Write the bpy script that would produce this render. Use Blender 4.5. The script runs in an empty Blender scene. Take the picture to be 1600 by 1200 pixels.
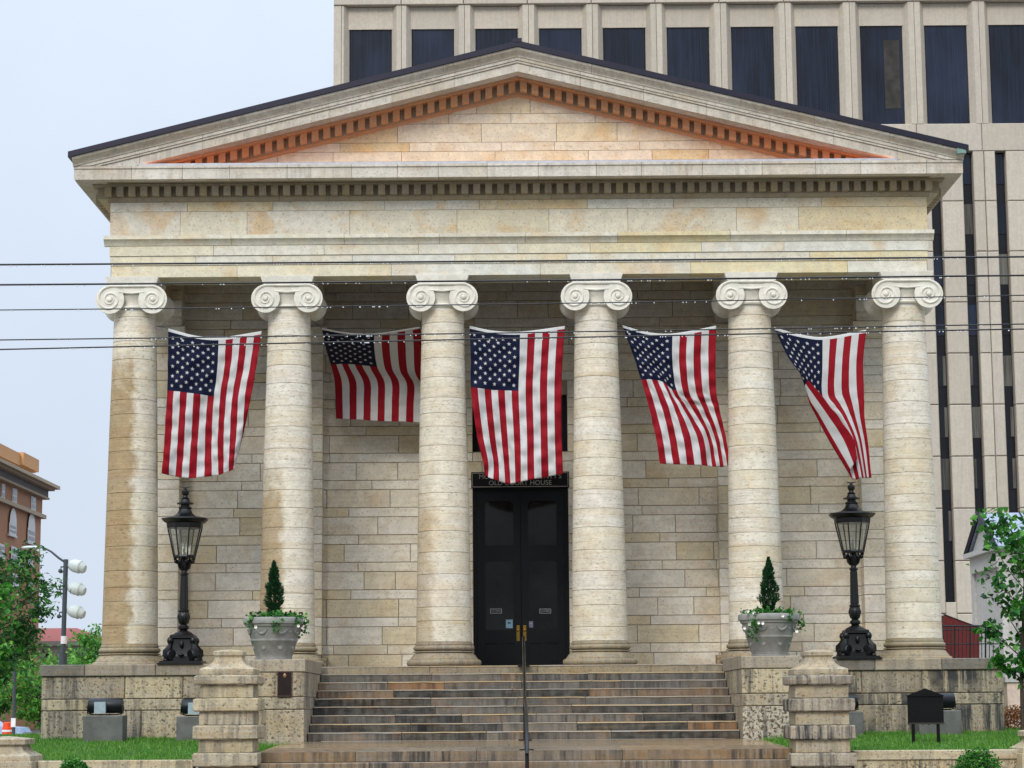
import bpy, bmesh, math, random
import numpy as np
from mathutils import Vector, Matrix
S = bpy.context.scene
COL = S.collection
rnd = random.Random(7)
R = math.radians

# ------------------------------------------------------------------ camera, sky, sun
CF, CP, CR = 3460.0, R(8.25), R(0.43)
CC = Vector((-0.18, -50.0, -0.865))
CM = Matrix.Rotation(math.pi / 2 + CP, 3, 'X') @ Matrix.Rotation(-CR, 3, 'Z')
cd = bpy.data.cameras.new('camera')
cam = bpy.data.objects.new('camera', cd); COL.objects.link(cam)
cam.matrix_world = Matrix.Translation(CC) @ CM.to_4x4()
cd.sensor_width = 36; cd.lens = CF / 1600 * 36; cd.clip_end = 3000; cd.clip_start = 0.5
S.camera = cam
S.view_settings.view_transform = 'Standard'; S.view_settings.look = 'None'
S.view_settings.exposure = 0.42; S.view_settings.gamma = 1
S.view_settings.use_curve_mapping = False
SUN_EL, SUN_AZ = R(36), R(-18)      # overcast: a broad soft sun in front of the facade
w = bpy.data.worlds.new("World"); S.world = w; w.use_nodes = True
nt = w.node_tree; nt.nodes.clear()
def N(t, typ, **kw):
    n = t.nodes.new(typ)
    for k, v in kw.items(): setattr(n, k, v)
    return n
out = N(nt, 'ShaderNodeOutputWorld')
tc = N(nt, 'ShaderNodeTexCoord'); sx = N(nt, 'ShaderNodeSeparateXYZ')
nt.links.new(tc.outputs['Generated'], sx.inputs[0])
mx = N(nt, 'ShaderNodeMath', operation='MAXIMUM'); mx.inputs[1].default_value = 0
nt.links.new(sx.outputs[2], mx.inputs[0])
pw = N(nt, 'ShaderNodeMath', operation='POWER'); pw.inputs[1].default_value = 3.0
nt.links.new(mx.outputs[0], pw.inputs[0])
ma = N(nt, 'ShaderNodeMath', operation='MULTIPLY_ADD'); ma.inputs[1].default_value = 3.6; ma.inputs[2].default_value = 1.0
nt.links.new(pw.outputs[0], ma.inputs[0])
bg1 = N(nt, 'ShaderNodeBackground'); bg1.inputs[0].default_value = (0.53, 0.602, 0.707, 1)
cn = N(nt, 'ShaderNodeTexNoise'); cn.inputs['Scale'].default_value = 5; cn.inputs['Detail'].default_value = 5; cn.inputs['Roughness'].default_value = 0.6
nt.links.new(tc.outputs['Generated'], cn.inputs['Vector'])
cr = N(nt, 'ShaderNodeMapRange'); cr.inputs[1].default_value = 0.3; cr.inputs[2].default_value = 0.7; cr.inputs[3].default_value = 0.965; cr.inputs[4].default_value = 1.035
nt.links.new(cn.outputs['Fac'], cr.inputs[0])
cmul = N(nt, 'ShaderNodeMath', operation='MULTIPLY'); nt.links.new(ma.outputs[0], cmul.inputs[0]); nt.links.new(cr.outputs[0], cmul.inputs[1])
nt.links.new(cmul.outputs[0], bg1.inputs[1])
sky = N(nt, 'ShaderNodeTexSky', sky_type='NISHITA'); sky.sun_disc = False
sky.sun_elevation = SUN_EL; sky.sun_rotation = math.pi - SUN_AZ; sky.dust_density = 4
bg2 = N(nt, 'ShaderNodeBackground'); bg2.inputs[1].default_value = 0.08
nt.links.new(sky.outputs[0], bg2.inputs[0])
ms = N(nt, 'ShaderNodeMixShader'); ms.inputs[0].default_value = 0.05
nt.links.new(bg1.outputs[0], ms.inputs[1]); nt.links.new(bg2.outputs[0], ms.inputs[2])
nt.links.new(ms.outputs[0], out.inputs[0])
sd = bpy.data.lights.new('sun', 'SUN'); sd.energy = 1.5; sd.angle = R(22); sd.color = (1, 0.95, 0.86)
sun = bpy.data.objects.new('sun', sd); COL.objects.link(sun)
sdir = Vector((math.sin(SUN_AZ) * math.cos(SUN_EL), -math.cos(SUN_AZ) * math.cos(SUN_EL), math.sin(SUN_EL)))
sun.rotation_euler = sdir.to_track_quat('Z', 'Y').to_euler(); sun.location = (0, -20, 40)

# ------------------------------------------------------------------ helpers
def ray(px, py): return CM @ Vector(((px - 800) / CF, -(py - 600) / CF, -1))
def at(px, py, Y):
    d = ray(px, py); return CC + d * ((Y - CC.y) / d.y)
def atX(px, py, X):
    d = ray(px, py); return CC + d * ((X - CC.x) / d.x)

class MB:
    def __init__(s): s.v = []; s.f = []; s.m = []; s.s = []
    def add(s, vs, fs, mi=0, smooth=False):
        o = len(s.v); s.v.extend([tuple(q) for q in vs])
        for f in fs: s.f.append([o + i for i in f]); s.m.append(mi); s.s.append(smooth)
        return s
    def box(s, x0, x1, y0, y1, z0, z1, mi=0):
        vs = [(x0,y0,z0),(x1,y0,z0),(x1,y1,z0),(x0,y1,z0),(x0,y0,z1),(x1,y0,z1),(x1,y1,z1),(x0,y1,z1)]
        return s.add(vs, [(0,3,2,1),(4,5,6,7),(0,1,5,4),(1,2,6,5),(2,3,7,6),(3,0,4,7)], mi)
    def bbox(s, x0, x1, y0, y1, z0, z1, b=0.012, mi=0):      # front (-Y) face with chamfered rim
        vs = [(x0,y1,z0),(x1,y1,z0),(x1,y1,z1),(x0,y1,z1),(x0,y0+b,z0),(x1,y0+b,z0),(x1,y0+b,z1),(x0,y0+b,z1),
              (x0+b,y0,z0+b),(x1-b,y0,z0+b),(x1-b,y0,z1-b),(x0+b,y0,z1-b)]
        return s.add(vs, [(0,3,2,1),(8,9,10,11),(4,5,9,8),(5,6,10,9),(6,7,11,10),(7,4,8,11),(0,1,5,4),(1,2,6,5),(2,3,7,6),(3,0,4,7)], mi)
    def prism(s, poly, y0, y1, mi=0):                        # polygon in XZ (ccw seen from -Y) extruded along Y
        n = len(poly)
        vs = [(x, y0, z) for x, z in poly] + [(x, y1, z) for x, z in poly]
        fs = [list(range(n)), list(range(2 * n - 1, n - 1, -1))]
        for i in range(n):
            j = (i + 1) % n; fs.append([i, n + i, n + j, j])
        return s.add(vs, fs, mi)
    def extr(s, prof, x0, x1, mi=0):                          # profile [(y,z)] closed, extruded along X
        n = len(prof)
        vs = [(x0, y, z) for y, z in prof] + [(x1, y, z) for y, z in prof]
        fs = [list(range(n)), list(range(2 * n - 1, n - 1, -1))]
        for i in range(n):
            j = (i + 1) % n; fs.append([i, n + i, n + j, j])
        return s.add(vs, fs, mi)
    def lathe(s, prof, c=(0,0,0), n=24, axis='Z', mi=0, smooth=True, rot=0, caps=True):   # prof [(r,h)]
        vs = []
        for r_, h in prof:
            for k in range(n):
                a = 2 * math.pi * k / n + rot
                u, v = r_ * math.cos(a), r_ * math.sin(a)
                p = (u, v, h) if axis == 'Z' else ((u, h, v) if axis == 'Y' else (h, u, v))
                vs.append((p[0] + c[0], p[1] + c[1], p[2] + c[2]))
        fs = []
        for i in range(len(prof) - 1):
            for k in range(n):
                k2 = (k + 1) % n
                q = [i*n+k, i*n+k2, (i+1)*n+k2, (i+1)*n+k]
                fs.append(q if axis != 'Y' else q[::-1])
        if caps:
            fs.append(list(range(n))[::-1] if axis != 'Y' else list(range(n)))
            t = list(range((len(prof)-1)*n, len(prof)*n)); fs.append(t if axis != 'Y' else t[::-1])
        return s.add(vs, fs, mi, smooth)
    def tube(s, pts, r, n=8, mi=0, smooth=True):
        pts = [Vector(p) for p in pts]; m = len(pts)
        rs = r if isinstance(r, (list, tuple)) else [r] * m
        vs = []; up = None
        for i, p in enumerate(pts):
            t = (pts[min(i+1, m-1)] - pts[max(i-1, 0)]).normalized()
            if up is None: up = Vector((0,0,1)) if abs(t.z) < 0.9 else Vector((1,0,0))
            a = t.cross(up).normalized(); b = a.cross(t).normalized(); up = b
            for k in range(n):
                q = p + a * (rs[i] * math.cos(2*math.pi*k/n)) + b * (rs[i] * math.sin(2*math.pi*k/n)); vs.append(q)
        fs = [[i*n+k, i*n+(k+1) % n, (i+1)*n+(k+1) % n, (i+1)*n+k] for i in range(m-1) for k in range(n)]
        fs.append(list(range(n))[::-1]); fs.append(list(range((m-1)*n, m*n)))
        return s.add(vs, fs, mi, smooth)
    def ball(s, c, rx, ry=None, rz=None, nu=12, nv=8, mi=0):
        ry = ry or rx; rz = rz or rx
        vs = []; fs = []
        for i in range(nv + 1):
            t = math.pi * i / nv
            for k in range(nu):
                a = 2*math.pi*k/nu; q = max(math.sin(t), 0.01)
                vs.append((c[0]+rx*q*math.cos(a), c[1]+ry*q*math.sin(a), c[2]-rz*math.cos(t)))
        for i in range(nv):
            for k in range(nu): fs.append([i*nu+k, i*nu+(k+1) % nu, (i+1)*nu+(k+1) % nu, (i+1)*nu+k])
        return s.add(vs, fs, mi, True)
    def xform(s, M):
        s.v = [tuple(M @ Vector(q)) for q in s.v]; return s
    def build(s, name, mats, parent=None, off=None, sharp=40):
        me = bpy.data.meshes.new(name)
        vs = s.v
        if off is not None: vs = [(a-off[0], b-off[1], c-off[2]) for a, b, c in vs]
        me.from_pydata(vs, [], s.f)
        for m_ in (mats if isinstance(mats, (list, tuple)) else [mats]): me.materials.append(m_)
        me.polygons.foreach_set('material_index', s.m)
        me.polygons.foreach_set('use_smooth', s.s)
        if any(s.s): me.set_sharp_from_angle(angle=R(sharp))
        me.update()
        o = bpy.data.objects.new(name, me); COL.objects.link(o)
        if parent is not None: o.parent = parent
        return o

def tag(o, label, cat, group=None, kind=None):
    o['label'] = label; o['category'] = cat
    if group: o['group'] = group
    if kind: o['kind'] = kind
    return o
def thing(name, label, cat, loc=(0,0,0), group=None, rz=0):
    o = bpy.data.objects.new(name, None); COL.objects.link(o)
    o.empty_display_size = 0.2; o.location = loc; o.rotation_euler = (0,0,rz)
    return tag(o, label, cat, group)
def struct(o): o['kind'] = 'structure'; return o
def copy_tree(o, parent=None):
    c = o.copy(); COL.objects.link(c); c.parent = parent
    for ch in list(o.children): copy_tree(ch, c)
    return c

# ------------------------------------------------------------------ materials
def hx(h):
    f = lambda c: c / 12.92 if c <= 0.04045 else ((c + 0.055) / 1.055) ** 2.4
    return tuple(f(int(h[i:i+2], 16) / 255) for i in (0, 2, 4)) + (1,)
def newmat(name):
    m = bpy.data.materials.new(name); m.use_nodes = True
    t = m.node_tree; b = t.nodes['Principled BSDF']
    return m, t, b
def mixc(t, fac, a, b, mode='MIX'):
    n = N(t, 'ShaderNodeMix', data_type='RGBA', blend_type=mode)
    for sock, v in ((n.inputs[0], fac), (n.inputs[6], a), (n.inputs[7], b)):
        if hasattr(v, 'node'): t.links.new(v, sock)
        else: sock.default_value = v
    return n.outputs[2]
def ramp(t, fac, stops, interp='LINEAR'):
    n = N(t, 'ShaderNodeValToRGB'); n.color_ramp.interpolation = interp
    e = n.color_ramp.elements
    while len(e) < len(stops): e.new(0.5)
    for i, (p, c) in enumerate(stops):
        e[i].position = p; e[i].color = c if len(c) == 4 else (*c, 1)
    t.links.new(fac, n.inputs[0]); return n.outputs[0]
def g(v): return (v, v, v, 1)
def coords(t, scale=(1,1,1), rand=True, use_obj=False):
    if use_obj: src = N(t, 'ShaderNodeTexCoord').outputs['Object']
    else: src = N(t, 'ShaderNodeNewGeometry').outputs['Position']
    if rand:
        oi = N(t, 'ShaderNodeObjectInfo')
        ml = N(t, 'ShaderNodeMath', operation='MULTIPLY'); ml.inputs[1].default_value = 71.3
        t.links.new(oi.outputs['Random'], ml.inputs[0])
        ad = N(t, 'ShaderNodeVectorMath', operation='ADD'); t.links.new(src, ad.inputs[0]); t.links.new(ml.outputs[0], ad.inputs[1])
        src = ad.outputs[0]
    mp = N(t, 'ShaderNodeVectorMath', operation='MULTIPLY'); mp.inputs[1].default_value = scale
    t.links.new(src, mp.inputs[0]); return mp.outputs[0]
def noise(t, vec, scale, detail=4, rough=0.55, dist=0):
    n = N(t, 'ShaderNodeTexNoise'); n.inputs['Scale'].default_value = scale; n.inputs['Detail'].default_value = detail
    n.inputs['Roughness'].default_value = rough; n.inputs['Distortion'].default_value = dist
    t.links.new(vec, n.inputs['Vector']); return n.outputs['Fac']
def bump(t, b, h, strength=0.3, dist=0.02):
    n = N(t, 'ShaderNodeBump'); n.inputs['Strength'].default_value = strength; n.inputs['Distance'].default_value = dist
    t.links.new(h, n.inputs['Height']); t.links.new(n.outputs[0], b.inputs['Normal'])

def stone(name, tones, blotch='c9a45c', blotch_amt=0.35, pit=0.5, band=0.3, streak=0.0, rough=0.7, wetx=None, bstr=0.5, streak_col=0.06, fband=0.0, white=None, pscale=22, pth=(0.30, 0.44), sth=(0.44, 0.60), smask=0.25, pan=(1, 1, 1)):
    """limestone: tone per block, yellow blotches, bedding lines, dark pits, optional run-off streaks"""
    m, t, b = newmat(name)
    oi = N(t, 'ShaderNodeObjectInfo')
    stops = [(i / len(tones), hx(c)) for i, c in enumerate(tones)]
    col = ramp(t, oi.outputs['Random'], stops, 'CONSTANT')
    p1 = coords(t); pb = coords(t, (0.35, 0.35, 9)); pS = coords(t, (7, 7, 0.35))
    big = noise(t, p1, 1.1, 5, 0.6, 0.6); fine = noise(t, coords(t, pan), pscale, 3, 0.7); mid = noise(t, p1, 5, 4, 0.65)
    fac = ramp(t, big, [(0.50, g(0)), (0.68, g(blotch_amt))])
    col = mixc(t, fac, col, hx(blotch))
    greyf = ramp(t, mid, [(0.42, g(0.22)), (0.6, g(0))])
    col = mixc(t, greyf, col, hx('8d8c86'))
    bn = noise(t, pb, 1.6, 4, 0.6)
    col = mixc(t, ramp(t, bn, [(0.5, g(0)), (0.7, g(band))]), col, hx('9c7a48'))
    if fband:
        b1 = noise(t, coords(t, (0.25, 0.25, 4.2)), 1.0, 3, 0.6, 0.4)
        col = mixc(t, ramp(t, b1, [(0.52, g(0)), (0.70, g(fband))]), col, hx('c0a06a'))
        b2 = noise(t, coords(t, (0.8, 0.8, 26)), 1.2, 3, 0.7)
        col = mixc(t, ramp(t, b2, [(0.36, g(fband * 1.1)), (0.50, g(0))]), col, hx('8f7a56'))
    pits = ramp(t, fine, [(pth[0], g(pit)), (pth[1], g(0))])
    col = mixc(t, pits, col, hx('4a3c28'))
    if streak:
        st = noise(t, pS, 1.0, 5, 0.7); st2 = noise(t, p1, 0.8, 3)
        f = ramp(t, st, [(sth[0], g(0)), (sth[1], g(streak))])
        f2 = ramp(t, st2, [(0.38, g(smask)), (0.6, g(1))])
        col = mixc(t, mixc(t, 1.0, f, f2, 'MULTIPLY'), col, g(streak_col))
    if wetx is not None:
        po = N(t, 'ShaderNodeTexCoord').outputs['Object']; sp = N(t, 'ShaderNodeSeparateXYZ'); t.links.new(po, sp.inputs[0])
        nz = noise(t, coords(t, (1.2, 1.2, 1.3), rand=False), 2.0, 6, 0.75)
        a = N(t, 'ShaderNodeMath', operation='MULTIPLY_ADD'); a.inputs[1].default_value = 0.75; t.links.new(nz, a.inputs[0]); t.links.new(sp.outputs[0], a.inputs[2])
        f = ramp(t, a.outputs[0], [(max(0.0, wetx[0] + 0.375 - 0.10), g(1)), (wetx[0] + 0.375 + 0.07, g(0))])
        zz = N(t, 'ShaderNodeMath', operation='MULTIPLY_ADD'); zz.inputs[1].default_value = 2.4; t.links.new(nz, zz.inputs[0]); t.links.new(sp.outputs[2], zz.inputs[2])
        zm = N(t, 'ShaderNodeMapRange'); zm.inputs[1].default_value = wetx[1]; zm.inputs[2].default_value = wetx[1] + 1.0; zm.inputs[3].default_value = wetx[2]; zm.inputs[4].default_value = 0
        t.links.new(zz.outputs[0], zm.inputs[0])
        ff = mixc(t, 1.0, f, zm.outputs[0], 'MULTIPLY')
        col = mixc(t, ff, col, mixc(t, 1.0, col, hx('c2af92'), 'MULTIPLY'))
    if white is not None:
        sp2 = N(t, 'ShaderNodeSeparateXYZ'); t.links.new(coords(t, (1, 1, 1), rand=False), sp2.inputs[0])
        d1 = N(t, 'ShaderNodeMath', operation='SUBTRACT'); t.links.new(sp2.outputs[0], d1.inputs[0]); d1.inputs[1].default_value = white[0]
        d2 = N(t, 'ShaderNodeMath', operation='ABSOLUTE'); t.links.new(d1.outputs[0], d2.inputs[0])
        nz2 = noise(t, coords(t, (9, 9, 2.2), rand=False), 1.0, 5, 0.7)
        d3 = N(t, 'ShaderNodeMath', operation='MULTIPLY_ADD'); t.links.new(nz2, d3.inputs[0]); d3.inputs[1].default_value = 0.5; t.links.new(d2.outputs[0], d3.inputs[2])
        col = mixc(t, ramp(t, d3.outputs[0], [(0.27, g(0.75)), (0.33, g(0))]), col, hx('c9c8c2'))
    t.links.new(col, b.inputs['Base Color']); b.inputs['Roughness'].default_value = rough
    b.inputs['Specular IOR Level'].default_value = 0.3
    hm = mixc(t, 0.5, fine, bn)
    bump(t, b, hm, bstr, 0.02)
    return m
def plain(name, col, rough=0.6, metal=0.0, var=0.12, scale=8, spec=0.4, bstr=0.1):
    m, t, b = newmat(name)
    n_ = noise(t, coords(t), scale, 4, 0.6)
    c = hx(col) if isinstance(col, str) else col
    lo = tuple(x * (1 - var) for x in c[:3]) + (1,); hi = tuple(min(1, x * (1 + var)) for x in c[:3]) + (1,)
    t.links.new(ramp(t, n_, [(0.35, lo), (0.65, hi)]), b.inputs['Base Color'])
    b.inputs['Roughness'].default_value = rough; b.inputs['Metallic'].default_value = metal
    b.inputs['Specular IOR Level'].default_value = spec
    if bstr: bump(t, b, n_, bstr, 0.01)
    return m
def leafmat(name, c1, c2, c3=None):
    m, t, b = newmat(name)
    ge = N(t, 'ShaderNodeNewGeometry')
    c = ramp(t, ge.outputs['Random Per Island'], [(0, hx(c1)), (0.55, hx(c2)), (1, hx(c3 or c2))])
    t.links.new(c, b.inputs['Base Color']); b.inputs['Roughness'].default_value = 0.5
    b.inputs['Specular IOR Level'].default_value = 0.35
    tr = N(t, 'ShaderNodeBsdfTranslucent'); t.links.new(c, tr.inputs[0])
    mxs = N(t, 'ShaderNodeMixShader'); mxs.inputs[0].default_value = 0.35
    t.links.new(b.outputs[0], mxs.inputs[1]); t.links.new(tr.outputs[0], mxs.inputs[2])
    t.links.new(mxs.outputs[0], t.nodes['Material Output'].inputs[0]); return m
def cloth(name, c):
    m, t, b = newmat(name); p = coords(t)
    n_ = noise(t, p, 60, 2)
    c = hx(c); cc = ramp(t, n_, [(0.3, tuple(x*0.85 for x in c[:3]) + (1,)), (0.7, c)])
    t.links.new(cc, b.inputs['Base Color']); b.inputs['Roughness'].default_value = 0.75; b.inputs['Specular IOR Level'].default_value = 0.2
    tr = N(t, 'ShaderNodeBsdfTranslucent'); t.links.new(cc, tr.inputs[0])
    mxs = N(t, 'ShaderNodeMixShader'); mxs.inputs[0].default_value = 0.15
    t.links.new(b.outputs[0], mxs.inputs[1]); t.links.new(tr.outputs[0], mxs.inputs[2])
    t.links.new(mxs.outputs[0], t.nodes['Material Output'].inputs[0]); return m
def glass_dark(name, col, rough=0.12, streak=True):
    m, t, b = newmat(name)
    if streak:
        n_ = noise(t, coords(t, (14, 14, 0.25)), 1.0, 4, 0.7)
        c = hx(col); cs = ramp(t, n_, [(0.4, tuple(x*0.6 for x in c[:3]) + (1,)), (0.7, tuple(min(1, x*2.4) for x in c[:3]) + (1,))])
        oi = N(t, 'ShaderNodeObjectInfo'); v = ramp(t, oi.outputs['Random'], [(0, g(0.55)), (1, g(1.0))])
        n3 = noise(t, coords(t, (0.25, 0.25, 0.12)), 1.0, 3, 0.6)
        cs = mixc(t, 1.0, cs, v, 'MULTIPLY'); cs = mixc(t, ramp(t, n3, [(0.45, g(0)), (0.75, g(0.6))]), cs, tuple(min(1, x*3.2 + .004) for x in c[:3]) + (1,))
        t.links.new(cs, b.inputs['Base Color'])
    else: b.inputs['Base Color'].default_value = hx(col)
    b.inputs['Roughness'].default_value = rough; b.inputs['Specular IOR Level'].default_value = 0.3
    return m
def glass_clear(name, tint=(0.8, 0.82, 0.8), refl=0.14):
    m = bpy.data.materials.new(name); m.use_nodes = True; t = m.node_tree; t.nodes.clear()
    o = N(t, 'ShaderNodeOutputMaterial'); a = N(t, 'ShaderNodeBsdfTransparent'); a.inputs[0].default_value = (*tint, 1)
    gl = N(t, 'ShaderNodeBsdfGlossy'); gl.inputs[1].default_value = 0.3
    x = N(t, 'ShaderNodeMixShader'); x.inputs[0].default_value = refl
    t.links.new(a.outputs[0], x.inputs[1]); t.links.new(gl.outputs[0], x.inputs[2]); t.links.new(x.outputs[0], o.inputs[0]); return m

T_COL = ['d9d1bf', 'dcd5c5', 'd6cdb8', 'd9d0bc', 'd8d0c0', 'd8ceb8']
CK = dict(blotch='bd9a60', blotch_amt=0.3, pit=0.6, band=0.12, fband=0.26, pan=(0.55, 0.55, 1.5))
M_col = stone('column_stone', T_COL, **CK)
M_colA = stone('column_stone_soaked', T_COL, wetx=(0.12, 7.6, 0.95), **CK)
M_colB = stone('column_stone_part_soaked', T_COL, wetx=(-0.02, 4.9, 0.85), **CK)
M_colC = stone('column_stone_damp', T_COL, wetx=(-0.22, 4.4, 0.55), **CK)
M_cap = stone('capital_stone', ['dcd7ca'], 'c9bfa8', 0.25, 0.15, 0.08, bstr=0.2)
M_base = stone('base_stone', ['94876c', '8e8068'], '8f7850', 0.4, 0.9, 0.45, streak=0.4, bstr=0.8)
M_ent = stone('entablature_stone', ['d6d2c2', 'dbd6c4', 'd2cbb8', 'd8d0b6', 'd4d2c6', 'd6cba6'], 'cda257', 0.4, 0.4, 0.12)
M_frz = stone('frieze_stone', ['cdc6b2', 'd1cab5', 'cbc2a8', 'd0cabb', 'cebf9c', 'd2cdbd'], 'c29650', 0.55, 0.55, 0.12)
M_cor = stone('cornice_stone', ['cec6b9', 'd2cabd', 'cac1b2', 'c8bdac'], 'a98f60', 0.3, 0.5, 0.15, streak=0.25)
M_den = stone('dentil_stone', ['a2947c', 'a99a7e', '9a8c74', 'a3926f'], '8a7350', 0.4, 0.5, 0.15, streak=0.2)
M_tym = stone('tympanum_stone', ['dacaa8', 'dccdb0', 'ddd1ba', 'd4bf94', 'dacdb4'], 'c79a50', 0.5, 0.45, 0.15)
M_rake = stone('raking_moulding_stone', ['c99164', 'c48a5c'], 'b97a45', 0.4, 0.3, 0.1)
M_wall = stone('ashlar_stone', ['ded7c8', 'd9d0bd', 'ded8ca', 'd6cbb2', 'dacfba', 'dbd5c8', 'd3c6a8', 'dcd4c3', 'd7d0c3'], 'bd9a62', 0.35, 0.5, 0.22)
M_mort = plain('mortar', '958b7c', 0.9)
M_pl = stone('plinth_stone', ['b1a48a', 'a99c84', 'b8aa8b', 'a19580', 'ada18e'], '9a804e', 0.4, 1.0, 0.3, streak=0.9, bstr=1.0, streak_col=0.045, pscale=17, pth=(0.34, 0.47))
M_plr = stone('streaked_plinth_stone', ['a3987f', '9c907a', 'aa9e84'], '8f7a52', 0.4, 1.0, 0.3, streak=1.0, bstr=1.0, streak_col=0.035, pscale=17, pth=(0.34, 0.47), sth=(0.40, 0.54))
M_plw = stone('efflorescent_plinth_stone', ['a99c84', 'a59880'], '9a804e', 0.4, 1.0, 0.3, streak=0.8, bstr=1.0, streak_col=0.045, white=(-3.62 - 0.18, 0.1), pscale=17, pth=(0.34, 0.47))
M_plv = stone('vermiculated_plinth_stone', ['b5ab98'], '8c8476', 0.5, 1.0, 0.2, streak=0.8, bstr=1.2, streak_col=0.03, pscale=15, pth=(0.42, 0.52))
M_cop = stone('coping_stone', ['9a8e7b', '908472', 'a29580'], '8d7654', 0.3, 0.8, 0.3, streak=0.5, bstr=0.9)
M_copd = stone('dark_coping_stone', ['6b655b', '716a60'], '5f5649', 0.3, 0.7, 0.3, streak=0.5, bstr=0.9)
M_post = stone('gatepost_stone', ['ada086', 'a69a81', 'b2a586'], '967d56', 0.4, 0.9, 0.5, streak=0.6, bstr=1.0)
M_postd = stone('stained_gatepost_stone', ['9f937f', '978c7a'], '7d6d58', 0.3, 0.8, 0.2, streak=1.0, bstr=0.9, streak_col=0.028, sth=(0.42, 0.58), smask=0.45)
M_step = stone('wet_step_stone', ['6a645b', '736b60', '5f5a53', '6d6252', '57534c', '6b655e', '7a6550', '5c5852', '67625b'], '95683c', 0.4, 0.5, 0.25, streak=0.8, rough=0.4, streak_col=0.022)
M_stepo = stone('orange_step_stone', ['8a6440'], '9c6a38', 0.5, 0.5, 0.3, streak=0.8, rough=0.4, streak_col=0.03)
M_stepd = stone('black_stained_step_stone', ['34322e', '3b3833'], '4b3f30', 0.3, 0.4, 0.2, streak=0.9, rough=0.35, streak_col=0.01)
M_nose = stone('sky_glint_step_nosing', ['82786a', '8d8170', '766c5e', '95805e'], 'a87c48', 0.5, 0.6, 0.2, rough=0.35)  # lighter tone paints in the sky's reflection along the wet step edges
M_land = stone('wet_landing_stone', ['806a4e', '8a7152', '756650'], '96703f', 0.5, 0.3, 0.15, rough=0.16, bstr=0.15)
M_lstep = stone('lower_step_stone', ['766755', '7c6a55', '6c5f52', '7f6648'], '7a5a30', 0.4, 0.4, 0.3, streak=0.9, rough=0.35, streak_col=0.025)
M_iron = plain('black_iron', '08090b', 0.38, 0.0, 0.3, 20, 0.35)
M_door = plain('dark_door_paint', '070a0f', 0.35, 0, 0.2, 6, 0.2, 0.05)
M_dglass = plain('door_glass', '171614', 0.06, 0, 0.6, 1.0, 0.18, 0)
M_brass = plain('brass', '86682a', 0.3, 0.9, 0.2)
M_white = plain('white_paper', '9a9ca2', 0.7)
M_blue = plain('pale_blue_paper', '7fa0b4', 0.7)
M_metal = plain('zinc_flashing', 'b2b2b8', 0.5, 0.1, 0.12)
M_roofm = plain('dark_metal_roof', '1f1d2c', 0.4, 0.4, 0.1)
M_patina = plain('green_patina', '6f8a80', 0.7)
M_tw = stone('tower_concrete', ['bbb09f', 'b7ad9e', 'beb3a2', 'b4a999'], 'a89888', 0.2, 0.1, 0.05, streak=0.16, bstr=0.1, streak_col=0.12)
M_twj = plain('tower_joint', '857d74', 0.9)
M_twg = glass_dark('tower_glass', '131927', 0.2)
M_twg2 = glass_dark('tower_spandrel_glass', '0b0c10', 0.25)
M_twg3 = glass_dark('tower_blind', '4d4b46', 0.35)
M_pot = plain('grey_planter_stone', '85847f', 0.6, 0, 0.18, 5)
M_soil = plain('soil', '2a2018', 0.9)
M_con = leafmat('conifer_needles', '0b2412', '123a1c', '1c5226')
M_ivy = leafmat('ivy_leaves', '123a14', '2c6a22', '55913a')
M_flow = plain('white_petals', 'e8e8e0', 0.6)
M_grass = leafmat('grass_blades', '33621a', '4d8526', '7da043')
M_lawn = plain('lawn_soil', '2c5213', 0.9, 0, 0.3, 3)
M_bark = plain('bark', '3a3128', 0.85, 0, 0.3, 20)
M_leafR = leafmat('sapling_leaves', '123d17', '24651f', '5a9a34')
M_leafL = leafmat('shade_tree_leaves', '153f1a', '265c22', '4c8a30')
M_leafM = leafmat('pale_tree_leaves', '275c1c', '44852a', '78b043')
M_leafS = leafmat('left_sapling_leaves', '1d5220', '3a7d2a', '6aa33c')
M_box = leafmat('boxwood_leaves', '14400f', '2b6a1a', '57932e')
M_rust = leafmat('rust_shrub_leaves', '5b3418', '7a4a22', '95673a')
M_conc = plain('footing_concrete', '5c5c59', 0.85, 0, 0.2, 4)
M_grey = plain('grey_steel_box', '8fa0a6', 0.5, 0.2)
M_fl = plain('floodlight_housing', '14171c', 0.4, 0.3)
M_lens = glass_dark('floodlight_lens', '20242c', 0.05, False)
M_red, M_wht, M_blu = cloth('flag_red', '8f0b1c'), cloth('flag_white', 'cac8c6'), cloth('flag_blue', '0a1230')
M_head = cloth('flag_heading', 'd8d8d6')
M_rope = plain('rope', '3a3a38', 0.8)
M_wire = plain('wire_insulation', '0e0e10', 0.45)
M_drop = plain('water_drop', 'eef2f6', 0.05, 0, 0.02, 8, 0.8, 0)
M_bronze = plain('bronze_plaque', '241a18', 0.4, 0.5)
M_bronzel = plain('bronze_relief', '8a6a50', 0.4, 0.6)
M_brick = stone('red_brick', ['b57a54'], '9a6342', 0.4, 0.25, 0.35)
M_terra = plain('ochre_render', 'cb9a6a', 0.8)
M_gst = plain('grey_stone_trim', '6f6a68', 0.8)
M_lst = plain('pale_stone_trim', 'b7a58c', 0.8)
M_lime = plain('white_limestone', 'aeaca8', 0.8)
M_redroof = plain('red_roof', '9a5048', 0.8)
M_wfr = plain('white_window_frame', 'd8d8d8', 0.6)
M_pane = glass_dark('window_pane', '20242a', 0.1, False)
M_sroof = plain('grey_seam_roof', '8b95a5', 0.45, 0.4, 0.06)
M_awn = plain('red_awning', '5e1412', 0.7)
M_pave = plain('pavement', '8c8378', 0.45, 0, 0.15, 2)
M_road = plain('wet_asphalt', '3c3d3f', 0.35, 0, 0.2, 3)
M_pole = plain('dark_pole_paint', '3a4148', 0.5)
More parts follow.
